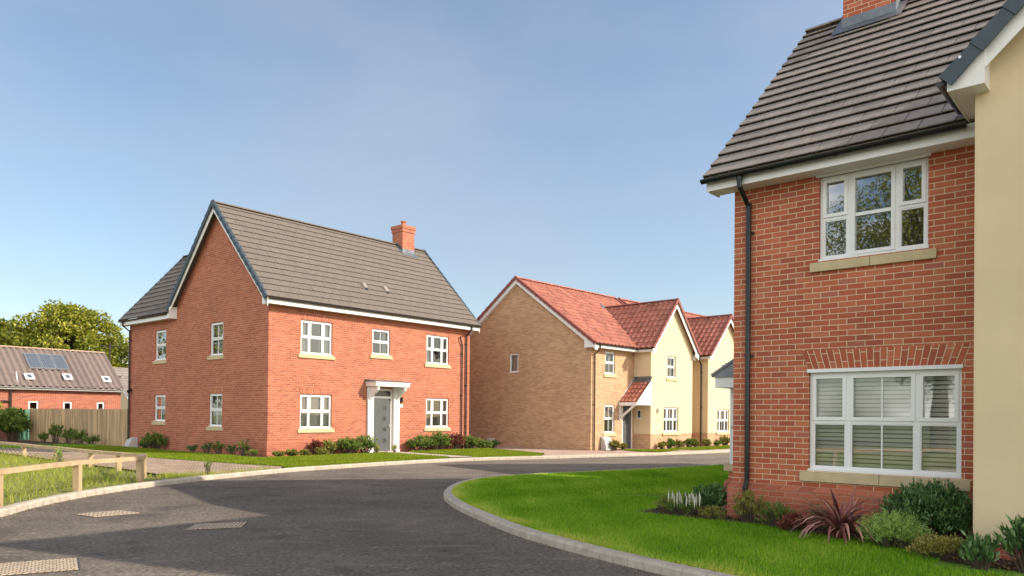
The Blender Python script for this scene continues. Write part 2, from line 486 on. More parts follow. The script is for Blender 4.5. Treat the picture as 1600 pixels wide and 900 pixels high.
def thing(name, label, cat, loc=(0, 0, 0), rz=0.0, group=None):
    o = bpy.data.objects.new(name, None)
    o.empty_display_size = 0.3
    COL.objects.link(o)
    o.location = loc
    o.rotation_euler = (0, 0, rz)
    o['label'] = label; o['category'] = cat
    if group: o['group'] = group
    return o

def tag(o, label, cat, group=None):
    o['label'] = label; o['category'] = cat
    if group: o['group'] = group
    return o

# world position / rotation of the local frames of the houses
FR = dict(A=((-8.12, 25.12), 49.7), B=((3.204, 10.92), -131.6), C=((3.34, 31.86), 47.1), F=((-22.8, 44.0), 49.7))
def W(h, a, b, z=0.0):
    (x, y), t = FR[h]; t = R(t)
    return Vector((x + math.cos(t) * a - math.sin(t) * b, y + math.sin(t) * a + math.cos(t) * b, z))

# ------------------------------------------------------------------ ground and road
def sheet(name, pts, z, mat, kind='structure', thick=0.0):
    m = MB()
    m.face([(x, y, z) for x, y in pts])
    if thick:
        n = len(pts)
        for k in range(n):
            a, b = pts[k], pts[(k + 1) % n]
            m.face([(a[0], a[1], z - thick), (b[0], b[1], z - thick), (b[0], b[1], z), (a[0], a[1], z)])
    return m.build(name, mat, kind=kind)

def smooth_line(pts, per=5):
    """Catmull-Rom through the points"""
    P = [np.array(p, float) for p in pts]
    P = [2 * P[0] - P[1]] + P + [2 * P[-1] - P[-2]]
    out = []
    for i in range(1, len(P) - 2):
        for k in range(per):
            t = k / per
            out.append(0.5 * ((2 * P[i]) + (-P[i - 1] + P[i + 1]) * t + (2 * P[i - 1] - 5 * P[i] + 4 * P[i + 1] - P[i + 2]) * t * t + (-P[i - 1] + 3 * P[i] - 3 * P[i + 1] + P[i + 2]) * t ** 3))
    out.append(P[-2])
    return [tuple(float(c) for c in p) for p in out]

def offset_line(pts, d):
    out = []
    for i, p in enumerate(pts):
        a = np.array(pts[max(i - 1, 0)]); b = np.array(pts[min(i + 1, len(pts) - 1)])
        t = (b - a) / np.linalg.norm(b - a)
        out.append((p[0] - t[1] * d, p[1] + t[0] * d))
    return out

KL = smooth_line([(-5.2, -14), (-5.6, -4), (-6.2, 3), (-6.9, 8), (-7.33, 10.8), (-7.55, 12), (-7.62, 13.3), (-7.5, 14.6), (-7.25, 15.8), (-6.8, 17.3), (-5.72, 19.7), (-4.5, 21.5), (-3.2, 23.2), (-1.75, 24.8), (-0.4, 25.75), (1.5, 26.9), (3.3, 28.15), (4.9, 29.2), (6.7, 30.5), (9.6, 33), (14, 37), (22, 44), (34, 55)])
IL = smooth_line([(26, -3), (14, 0.2), (9, 1.8), (6, 3.3), (4, 4.65), (2.6, 5.95), (1.62, 7.15), (0.95, 8.1), (0.42, 8.98), (0.0, 9.8), (-0.38, 10.8), (-0.84, 12.1), (-1.14, 13.3), (-1.27, 14.3), (-1.24, 15.4), (-1.08, 16.4), (-0.72, 17.3), (0.0, 18.2), (0.95, 18.95), (2.6, 20.1), (4.6, 21.5), (6.5, 23.1), (10, 26.2), (16, 31.5), (26, 40)])
KERB_W = 0.15
# left kerb: inner side is on its left (driving away); island kerb goes clockwise seen from the road: inner side on its right
KLi = offset_line(KL, KERB_W)
ILi = offset_line(IL, -KERB_W)

sheet('ground', [(-500, -500), (500, -500), (500, 900), (-500, 900)], -0.05, M['field'])
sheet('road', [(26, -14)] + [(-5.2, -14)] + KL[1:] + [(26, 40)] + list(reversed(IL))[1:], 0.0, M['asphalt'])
# paler far end is in the asphalt colour: dust and painted sunlight
def kerb(line, inner, name):
    m = MB()
    for i in range(len(line) - 1):
        a, b, c, d = line[i], line[i + 1], inner[i + 1], inner[i]
        L = math.hypot(b[0] - a[0], b[1] - a[1])
        n = max(1, round(L / 0.9))
        for k in range(n):
            t0, t1 = k / n, (k + 1) / n - 0.008 / max(L, 0.01)
            q = lambda p, r_, t: (p[0] + (r_[0] - p[0]) * t, p[1] + (r_[1] - p[1]) * t)
            a0, a1, d0, d1 = q(a, b, t0), q(a, b, t1), q(d, c, t0), q(d, c, t1)
            e0, e1 = q(a0, d0, 0.2), q(a1, d1, 0.2)
            z = 0.105
            m.face([(*a0, -0.02), (*a1, -0.02), (*a1, z - 0.03), (*a0, z - 0.03)])
            m.face([(*a0, z - 0.03), (*a1, z - 0.03), (*e1, z), (*e0, z)])
            m.face([(*e0, z), (*e1, z), (*d1, z), (*d0, z)])
            m.face([(*d0, z), (*d1, z), (*d1, -0.02), (*d0, -0.02)])
            m.face([(*a1, -0.02), (*d1, -0.02), (*d1, z), (*e1, z), (*a1, z - 0.03)])
            m.face([(*a0, -0.02), (*a0, z - 0.03), (*e0, z), (*d0, z), (*d0, -0.02)])
    return m.build(name, M['concrete'], kind='structure')
kerb(KL, KLi, 'kerb_far_side')
kerb(IL, ILi, 'kerb_lawn_side')

# verge land beyond the far kerb and the island inside the lawn kerb
far_land = KLi + [(60, 90), (-90, 90), (-90, -14)]
sheet('verge_ground', far_land, 0.045, M['soil'])
sheet('lawn_ground', ILi + [(26, 40)], 0.085, M['turf'])

def AW(pts, h='A'):
    return [tuple(W(h, a, b)[:2]) for a, b in pts]
def clip_kerb(pts): return pts
DRIVE = [(-6.25, 20.55), (-5.95, 19.6), (-6.9, 17.75), (-7.2, 17.35), (-8.3, 17.7), (-9.6, 19.0), (-11.2, 20.3), (-13.5, 22.4), (-17.5, 26), (-30, 37), (-30, 41), (-17, 28.6), (-11.48, 23.95), (-9.17, 22.35), (-7.61, 21.3)]
m = MB()
ang = R(35)
m.face([(x, y, 0.085) for x, y in DRIVE], uv=[(x * math.cos(ang) + y * math.sin(ang), -x * math.sin(ang) + y * math.cos(ang)) for x, y in DRIVE])
m.build('block_paved_driveway', M['paver'], kind='structure')
# paving between the red and the buff house, and along the buff houses
kk = offset_line(KL, KERB_W + 0.005)
seg = [p for p in kk if p[1] > 25.8]
PD = seg + AW([(40, 14)], 'C') + AW([(-1.2, 14), (-3.2, 9)], 'C') + AW([(10.0, 4), (10.6, 0.2)], 'A')
sheet('block_paved_forecourt', PD, 0.075, M['paver2'])
sheet('garden_path', AW([(4.45, -0.3), (5.5, -0.3), (5.2, -4.62), (4.3, -4.35)]), 0.089, M['slab'])

# ------------------------------------------------------------------ grass
def in_poly(x, y, poly):
    inside = np.zeros(len(x), bool)
    n = len(poly)
    for i in range(n):
        x0, y0 = poly[i]; x1, y1 = poly[(i + 1) % n]
        c = ((y0 > y) != (y1 > y)) & (x < (x1 - x0) * (y - y0) / (y1 - y0 + 1e-12) + x0)
        inside ^= c
    return inside

def sample_poly(poly, n):
    P = np.array(poly); lo, hi = P.min(0), P.max(0)
    xs, ys = [], []
    tot = 0
    while tot < n:
        x = rng.uniform(lo[0], hi[0], n * 2); y = rng.uniform(lo[1], hi[1], n * 2)
        k = in_poly(x, y, poly)
        xs.append(x[k]); ys.append(y[k]); tot += k.sum()
        if k.sum() == 0: break
    return np.concatenate(xs)[:n], np.concatenate(ys)[:n]

def patchy(x, y, s, seed=0):
    r = np.random.default_rng(seed)
    v = np.zeros(len(x))
    for k in range(7):
        a, b, ph = r.normal(0, 1), r.normal(0, 1), r.uniform(0, 6.28)
        v += np.sin((a * x + b * y) * s * (1 + 0.5 * k) + ph) / (1 + 0.4 * k)
    return v / 3.0

TV = 0.22
def grass(name, label_kind, poly, n, z, h, w, mat, hvar=0.4, lean=0.5, edge=None, keep=None, tint_bias=0.0):
    x, y = sample_poly(poly, n)
    if keep is not None:
        k = keep(x, y); x, y = x[k], y[k]
    n = len(x)
    pt = patchy(x, y, 1.1, 3)
    hh = h * (1 + hvar * rng.normal(0, 0.5, n) + 0.12 * pt).clip(0.35, 2.2)
    az = rng.uniform(0, 2 * np.pi, n)
    ww = w * rng.uniform(0.7, 1.4, n)
    ln = lean * rng.uniform(0.1, 1, n) * hh
    la = rng.uniform(0, 2 * np.pi, n)
    a = np.stack([x - np.cos(az) * ww, y - np.sin(az) * ww, np.full(n, z)], 1)
    b = np.stack([x + np.cos(az) * ww, y + np.sin(az) * ww, np.full(n, z)], 1)
    c = np.stack([x + np.cos(la) * ln, y + np.sin(la) * ln, z + hh], 1)
    v = np.stack([a, b, c], 1).reshape(-1, 3)
    t = (0.40 + TV * rng.normal(0, 1, n) + 0.20 * pt + 0.10 * patchy(x, y, 4.0, 9) + tint_bias)
    if edge is not None:
        t += edge(x, y)
    t = t.clip(0, 1)
    return np_mesh(name, v, 3, np.repeat(t, 3), mat, kind='stuff')

def dist_line(x, y, line):
    d = np.full(len(x), 1e9)
    for i in range(len(line) - 1):
        ax, ay = line[i]; bx, by = line[i + 1]
        L = (bx - ax) ** 2 + (by - ay) ** 2 + 1e-12
        t = (((x - ax) * (bx - ax) + (y - ay) * (by - ay)) / L).clip(0, 1)
        d = np.minimum(d, np.hypot(x - ax - t * (bx - ax), y - ay - t * (by - ay)))
    return d

def b_keep(x, y):
    (ox, oy), t = FR['B']; t = R(t)
    u = (x - ox) * math.cos(t) + (y - oy) * math.sin(t)
    v = -(x - ox) * math.sin(t) + (y - oy) * math.cos(t)
    bed = 0.42 + 0.06 * np.sin(v * 5) + 0.30 * np.clip((v - 0.9) / 0.6, 0, 1) + 0.75 * np.clip((v - 2.2) / 0.9, 0, 1)
    house = (v > -0.75) & (u < bed)
    side = (v > -1.35) & (u < 0.5) & (v < 0) & (u > -0.9)
    wing = (v > 3.0) & (u < 1.95)
    return ~(house | side | wing)
ISL = [p for p in ILi if p[1] < 27 and p[0] < 9.5]
ISL = ISL + [(9.5, 12)]
near_edge = lambda x, y: 0.50 * np.exp(-(dist_line(x, y, ILi[15:100]) / 0.30) ** 2) * (0.8 + 0.5 * patchy(x, y, 3.0, 21))
def vis(x, y):   # only the part of the lawn in front of and beside the houses
    return (y > 4.5) & (y < 26)
near_poly = [p for p in ISL if p[1] < 14.6] + [(4.5, 14.6), (7, 8)]
far_poly = [p for p in ISL if p[1] >= 14.0] + [(7.5, 20), (4.8, 14.0)]
g1 = grass('lawn_grass', '', near_poly, 260000, 0.08, 0.046, 0.0036, M['blade'], edge=near_edge, keep=lambda x, y: b_keep(x, y) & vis(x, y), lean=0.7)
g2 = grass('lawn_grass', '', far_poly, 120000, 0.08, 0.046, 0.0070, M['blade'], edge=near_edge, keep=lambda x, y: b_keep(x, y) & vis(x, y), lean=0.7)
# beds by the near house
sheet('planting_bed_soil', AW([(-0.9, -1.3), (0.4, -1.3), (0.5, -0.6), (0.5, 0.9), (0.8, 1.4), (0.85, 2.2), (1.6, 3.1), (1.8, 12), (-0.9, 12)], 'B'), 0.093, M['soil'])

# lawns of the red house
LA = AW([(-2.75, 10.0), (-0.75, 9.9), (-0.75, 0.2), (-0.7, -0.75), (4.2, -0.75), (4.45, -0.4)], 'A')
kin = [p for p in offset_line(KL, KERB_W + 0.02)]
front_edge = [p for p in kin if -5.9 < p[0] < -2.35 and p[1] > 19]
pv = [(-6.25, 20.6), (-7.61, 21.35), (-9.17, 22.4), (-11.48, 24.0)]
LAWN1 = LA + AW([(4.25, -4.3)]) + list(reversed(front_edge)) + pv + AW([(-3.1, 2.5), (-3.0, 6)])
sheet('lawn_ground', LAWN1, 0.087, M['turf'])
side_edge = [p for p in kin if -1.45 < p[0] < 1.2 and p[1] > 22]
LAWN2 = AW([(5.55, -0.75), (10.2, -0.6), (8.6, -5.0)]) + list(reversed(side_edge)) + AW([(5.28, -4.5)])
sheet('lawn_ground', LAWN2, 0.087, M['turf'])
grass('lawn_grass', '', LAWN1, 60000, 0.085, 0.055, 0.012, M['blade_sunlit'], lean=0.6)
grass('lawn_grass', '', LAWN2, 22000, 0.085, 0.055, 0.013, M['blade_sunlit'], lean=0.6)
LAWN3 = AW([(1.3, -0.7), (3.3, -2.3), (1.0, -2.75), (0.75, -1.8)], 'C')
LAWN4 = AW([(3.9, -1.4), (20, -1.4), (20, -3.0), (4.2, -2.75)], 'C')
for L_, n_ in ((LAWN3, 5000), (LAWN4, 26000)):
    sheet('lawn_ground', L_, 0.082, M['turf'])
    grass('lawn_grass', '', L_, n_, 0.08, 0.06, 0.016, M['blade_sunlit'])
sheet('garden_path', AW([(2.2, -0.1), (3.1, -0.1), (3.9, -2.8), (3.3, -2.8)], 'C'), 0.0835, M['slab'])
sheet('planting_bed_soil', AW([(0.3, -0.02), (2.2, -0.02), (2.2, -0.5), (1.2, -0.7), (0.3, -0.9)], 'C'), 0.079, M['soil'])
grass('rough_grass', '', [(-7.4, 16.6), (-7.0, 16.9), (-6.6, 17.9), (-6.0, 19.3), (-6.3, 19.4), (-7.0, 18.0), (-8.0, 17.6), (-8.1, 17.2)], 1500, 0.05, 0.10, 0.006, M['weed'], hvar=0.7)
# rough ground inside the knee rail
SW = [p for p in offset_line(KL, KERB_W + 0.12) if 4 < p[1] < 16.9] + [(-8.2, 17.2), (-9.6, 18.7), (-11, 19.8), (-13.4, 22.2), (-15.3, 23.8), (-18, 26), (-26, 30), (-26, 4)]
sheet('rough_grass_ground', [(-6.4, -13), (-6.55, -4), (-6.8, 0), (-7.0, 4), (-26, 4), (-26, -13)], 0.055, M['rough turf'])
grass('rough_grass', '', [(-6.6, -6), (-6.9, 0), (-7.1, 3), (-7.4, 7), (-14, 7), (-14, -6)], 30000, 0.05, 0.17, 0.012, M['weed'], hvar=0.6)
sheet('rough_grass_ground', SW, 0.055, M['rough turf'])
grass('rough_grass', '', SW, 130000, 0.05, 0.14, 0.006, M['weed'], hvar=0.9, lean=1.3, keep=lambda x, y: (y > 7) & (x > -0.82 * y) & (rng.uniform(0, 1, len(x)) < 0.55 + 0.4 * patchy(x, y, 1.5, 5)))
VG = AW([(-3.0, 9.9), (-0.8, 9.9), (-0.8, 12), (-10, 18), (-12, 16)], 'A')

grass('rough_grass', '', VG, 9000, 0.05, 0.10, 0.012, M['blade'], hvar=0.6)

# inset block covers in the road
for quad, lab in (
    ([(-6.48, 11.22), (-6.05, 11.70), (-5.60, 11.42), (-6.03, 10.95)], 'sunlit tan block inspection cover in the road near the knee rail'),
    ([(-4.24, 9.85), (-4.30, 10.33), (-3.70, 10.60), (-3.60, 10.10)], 'grey block inspection cover lying in the shadowed road'),
    ([(-5.2, 7.50), (-4.52, 7.88), (-4.18, 7.32), (-4.86, 6.95)], 'tan block inspection cover at the bottom left edge of the photo')):
    m = MB()
    e0 = Vector(quad[1]) - Vector(quad[0]); L0 = e0.length; e1 = Vector(quad[3]) - Vector(quad[0]); L1 = e1.length
    m.face([(x, y, 0.012) for x, y in quad], uv=[(0, 0), (L0, 0), (L0, L1), (0, L1)])
    for k in range(4):
        a, b = quad[k], quad[(k + 1) % 4]
        m.face([(*a, 0.0), (*b, 0.0), (*b, 0.012), (*a, 0.012)])
    cx_, cy_ = sum(q[0] for q in quad) / 4, sum(q[1] for q in quad) / 4
    o = m.build('inspection_cover', M['cover'])
    m = MB(); ex = [(cx_ + (x - cx_) * 1.045, cy_ + (y - cy_) * 1.045) for x, y in quad]
    for k in range(4):
        a, b, c_, d_ = quad[k], quad[(k + 1) % 4], ex[(k + 1) % 4], ex[k]
        m.face([(*d_, 0.006), (*c_, 0.006), (*b, 0.006), (*a, 0.006)])
    m.build('frame', M['grime'], o)
    tag(o, lab, 'inspection cover', 'inspection covers in the road')

# ------------------------------------------------------------------ building parts
def wall(mb, p0, p1, z0, z1, holes=(), depth=0.10, gable=None):
    """outer skin of a wall from p0 to p1 (outside on the right hand of p0->p1), with holes (s0,s1,z0,z1) and reveals"""
    p0, p1 = Vector((*p0, 0)), Vector((*p1, 0))
    d = p1 - p0; L = d.length; d.normalize()
    nrm = Vector((d.y, -d.x, 0))
    P = lambda s, z, k=0.0: p0 + d * s + Vector((0, 0, z)) - nrm * k
    ss = sorted({0.0, L} | {h[0] for h in holes} | {h[1] for h in holes})
    zs = sorted({z0, z1} | {h[2] for h in holes} | {h[3] for h in holes})
    for i in range(len(ss) - 1):
        for j in range(len(zs) - 1):
            sm, zm = (ss[i] + ss[i + 1]) / 2, (zs[j] + zs[j + 1]) / 2
            if any(h[0] < sm < h[1] and h[2] < zm < h[3] for h in holes): continue
            mb.face([P(ss[i], zs[j]), P(ss[i + 1], zs[j]), P(ss[i + 1], zs[j + 1]), P(ss[i], zs[j + 1])])
    for s0, s1, a, b in holes:
        mb.face([P(s0, a), P(s0, b), P(s0, b, depth), P(s0, a, depth)])
        mb.face([P(s1, b), P(s1, a), P(s1, a, depth), P(s1, b, depth)])
        mb.face([P(s0, b), P(s1, b), P(s1, b, depth), P(s0, b, depth)])
        mb.face([P(s1, a), P(s0, a), P(s0, a, depth), P(s1, a, depth)])
    if gable:
        mb.face([P(s, z) for s, z in gable])

def tiled_slope(mb, o, along, up, L, S, g=0.33, tw=0.34, th=0.028, stagger=True, lift=0.012, gap=0.013):
    """courses of flat interlocking tiles on a slope: o = lower left corner"""
    o, along, up = Vector(o), Vector(along).normalized(), Vector(up).normalized()
    nrm = along.cross(up).normalized()
    if nrm.z < 0: nrm = -nrm
    n = math.ceil(S / g)
    for i in range(n):
        t0, t1 = i * g, min((i + 1) * g, S)
        s = -(tw / 2 if (i % 2 and stagger) else 0.0)
        while s < L - 1e-4:
            s0, s1 = max(s, 0), min(s + tw - gap, L)
            s += tw
            if s1 - s0 < 0.02: continue
            h0 = th + lift + random.uniform(-0.002, 0.002); h1 = lift
            tt = min(1, max(0, random.gauss(0.5, 0.2)))
            P = lambda a, t, h: o + along * a + up * t + nrm * h
            mb.face([P(s0, t0, h0), P(s1, t0, h0), P(s1, t1, h1), P(s0, t1, h1)], tint=tt)
            hl = h0 - 0.014
            mb.face([P(s0, t0, hl), P(s1, t0, hl), P(s1, t0, h0), P(s0, t0, h0)], tint=tt)
            mb.face([P(s0, t0, hl), P(s0, t0 + 0.05, hl - 0.004), P(s1, t0 + 0.05, hl - 0.004), P(s1, t0, hl)], tint=0.0)  # underside tinted darkest: shade below the lip put into the colour
            mb.face([P(s0, t0, 0), P(s0, t0, h0), P(s0, t1, h1), P(s0, t1, 0)], tint=tt)
            mb.face([P(s1, t0, 0), P(s1, t1, 0), P(s1, t1, h1), P(s1, t0, h0)], tint=tt)
    mb.face([o, o + along * L, o + along * L + up * S, o + up * S], tint=0.3)

def pantile_slope(mb, o, along, up, L, S, g=0.34, tw=0.25, amp=0.03, nseg=8, step=0.03):
    o, along, up = Vector(o), Vector(along).normalized(), Vector(up).normalized()
    nrm = along.cross(up).normalized()
    if nrm.z < 0: nrm = -nrm
    n = math.ceil(S / g)
    prof = [amp * (0.5 + 0.5 * math.cos(2 * math.pi * k / nseg)) ** 0.8 for k in range(nseg)]
    m_ = math.ceil(L / tw)
    for i in range(n):
        t0, t1 = i * g, min((i + 1) * g, S)
        for j in range(m_):
            tt = min(1, max(0, random.gauss(0.5, 0.22)))
            dz = random.uniform(-0.003, 0.003)
            for k in range(nseg):
                s0, s1 = (j + k / nseg) * tw, (j + (k + 1) / nseg) * tw
                if s1 > L: break
                a, b = prof[k], prof[(k + 1) % nseg]
                P = lambda s, t, h: o + along * s + up * t + nrm * h
                mb.face([P(s0, t0, a + step + dz), P(s1, t0, b + step + dz), P(s1, t1, b + 0.004), P(s0, t1, a + 0.004)], tint=tt)
                mb.face([P(s0, t0, a + 0.0), P(s1, t0, b + 0.0), P(s1, t0, b + step + dz), P(s0, t0, a + step + dz)], tint=tt * 0.6)
    mb.face([o - nrm * 0.01, o + along * L - nrm * 0.01, o + along * L + up * S - nrm * 0.01, o + up * S - nrm * 0.01], tint=0.2)

def ridge_tiles(mb, p, q, r=0.11, seg=0.45):
    p, q = Vector(p), Vector(q)
    d = (q - p); L = d.length; d.normalize()
    side = d.cross(Vector((0, 0, 1))).normalized()
    n = max(1, round(L / seg))
    for i in range(n):
        a, b = p + d * (L * i / n), p + d * (L * (i + 1) / n - 0.012)
        K = 6
        pr = []
        for k in range(K + 1):
            an = math.pi * (0.04 + 0.92 * k / K)
            pr.append(side * (math.cos(an) * r) + Vector((0, 0, math.sin(an) * r * 0.75 - r * 0.35)))
        tt = random.random()
        for k in range(K):
            mb.face([a + pr[k], b + pr[k], b + pr[k + 1], a + pr[k + 1]], tint=tt)
        mb.face([a + x for x in pr], tint=tt); mb.face([b + x for x in reversed(pr)], tint=tt)

def verge_caps(mb, foot, top, out, seg=0.34, w=0.09, h=0.10):
    """overlapping dry-verge units from the eave foot up to the ridge; out = outward horizontal direction"""
    foot, top, out = Vector(foot), Vector(top), Vector(out).normalized()
    d = (top - foot); L = d.length; d.normalize()
    nrm = out.cross(d).normalized()
    if nrm.z < 0: nrm = -nrm
    n = max(1, round(L / seg))
    for i in range(n):
        a = foot + d * (L * i / n); b = foot + d * (L * (i + 1) / n + 0.03)
        lo, hi = 0.020, 0.006
        # flared lower end, slimmer upper end
        def ring(c, e):
            return [c - out * w + nrm * e, c + out * (0.022 + e) + nrm * e, c + out * (0.022 + e) - nrm * (h + e), c + out * 0.002 - nrm * (h + e), c + out * 0.002 - nrm * 0.004, c - out * w - nrm * 0.004]
        A, B_ = ring(a, lo), ring(b, hi)
        for k in range(6):
            mb.face([A[k], A[(k + 1) % 6], B_[(k + 1) % 6], B_[k]], tint=random.random())
        mb.face(A); mb.face(list(reversed(B_)))

def gutter(mb, p, q, out, r=0.056, brackets=True):
    p, q, out = Vector(p), Vector(q), Vector(out).normalized()
    K = 8
    pr = []
    for k in range(K + 1):
        an = math.pi + math.pi * k / K
        pr.append(out * (math.cos(an) * r) + Vector((0, 0, math.sin(an) * r)))
    pi_ = [x * 0.86 for x in pr]
    for k in range(K):
        mb.face([p + pr[k], q + pr[k], q + pr[k + 1], p + pr[k + 1]])
        mb.face([p + pi_[k], p + pi_[k + 1], q + pi_[k + 1], q + pi_[k]])
    for e in (p, q): mb.face([e + x for x in pr])
    mb.face([p + pr[0], q + pr[0], q + pi_[0], p + pi_[0]]); mb.face([p + pr[-1], p + pi_[-1], q + pi_[-1], q + pr[-1]])
    if brackets:
        d = q - p; n = max(2, round(d.length / 0.85))
        for i in range(n):
            c = p + d * ((i + 0.25) / n)
            t = d.normalized() * 0.022
            for k in range(K):
                a, b = pr[k] * 1.12, pr[k + 1] * 1.12
                mb.face([c - t + a, c + t + a, c + t + b, c - t + b])
            mb.face([c - t + x * 1.12 for x in pr]); mb.face([c + t + x * 1.12 for x in pr])

def downpipe(parent, x, y, out, ztop, zbot=0.05, r=0.034, mat=None, overhang=0.30, shoe=True, plinth=0.0, side=(0, 0)):
    mb = MB(); out = Vector((*out, 0)).normalized()
    c = Vector((x, y, 0)) + out * (r + 0.03)
    o = c + out * (overhang - 0.0) + Vector((*side, 0))
    pts = [o + Vector((0, 0, ztop)), o + Vector((0, 0, ztop - 0.16)), c + Vector((0, 0, ztop - 0.38))]
    if plinth:
        pts += [c + Vector((0, 0, plinth + 0.09)), c + out * 0.06 + Vector((0, 0, plinth - 0.02)), c + out * 0.06 + Vector((0, 0, zbot))]
    else:
        pts += [c + Vector((0, 0, zbot))]
    mb.tube(pts, r, 12)
    for z in (ztop - 0.05, ztop - 0.36):
        q = o if z > ztop - 0.2 else c
        mb.tube([q + Vector((0, 0, z - 0.03)), q + Vector((0, 0, z + 0.03))], r * 1.2, 12)
    z = ztop - 0.75
    t = Vector((-out.y, out.x, 0))
    while z > 0.8:
        mb.tube([c + Vector((0, 0, z - 0.02)), c + Vector((0, 0, z + 0.02))], r * 1.18, 12)
        mb.beam(c - t * 0.062 - out * 0.035 + Vector((0, 0, z)), c + t * 0.062 - out * 0.035 + Vector((0, 0, z)), 0.05, 0.022)
        z -= 1.75
    return mb.build('downpipe', mat or M['black'], parent, smooth=False)

class Loc:
    """wall-local axes: s along the wall, k outward, z up"""
    def __init__(s, p0, d, n):
        s.p0, s.d, s.n = Vector((*p0, 0)), Vector((*d, 0)).normalized(), Vector((*n, 0)).normalized()
    def __call__(s, a, k, z):
        return s.p0 + s.d * a + s.n * k + Vector((0, 0, z))
    def box(s, mb, a0, a1, k0, k1, z0, z1, tint=0.5):
        mb.hexa([s(a0, k0, z0), s(a1, k0, z0), s(a1, k1, z0), s(a0, k1, z0)], [s(a0, k0, z1), s(a1, k0, z1), s(a1, k1, z1), s(a0, k1, z1)], tint=tint)

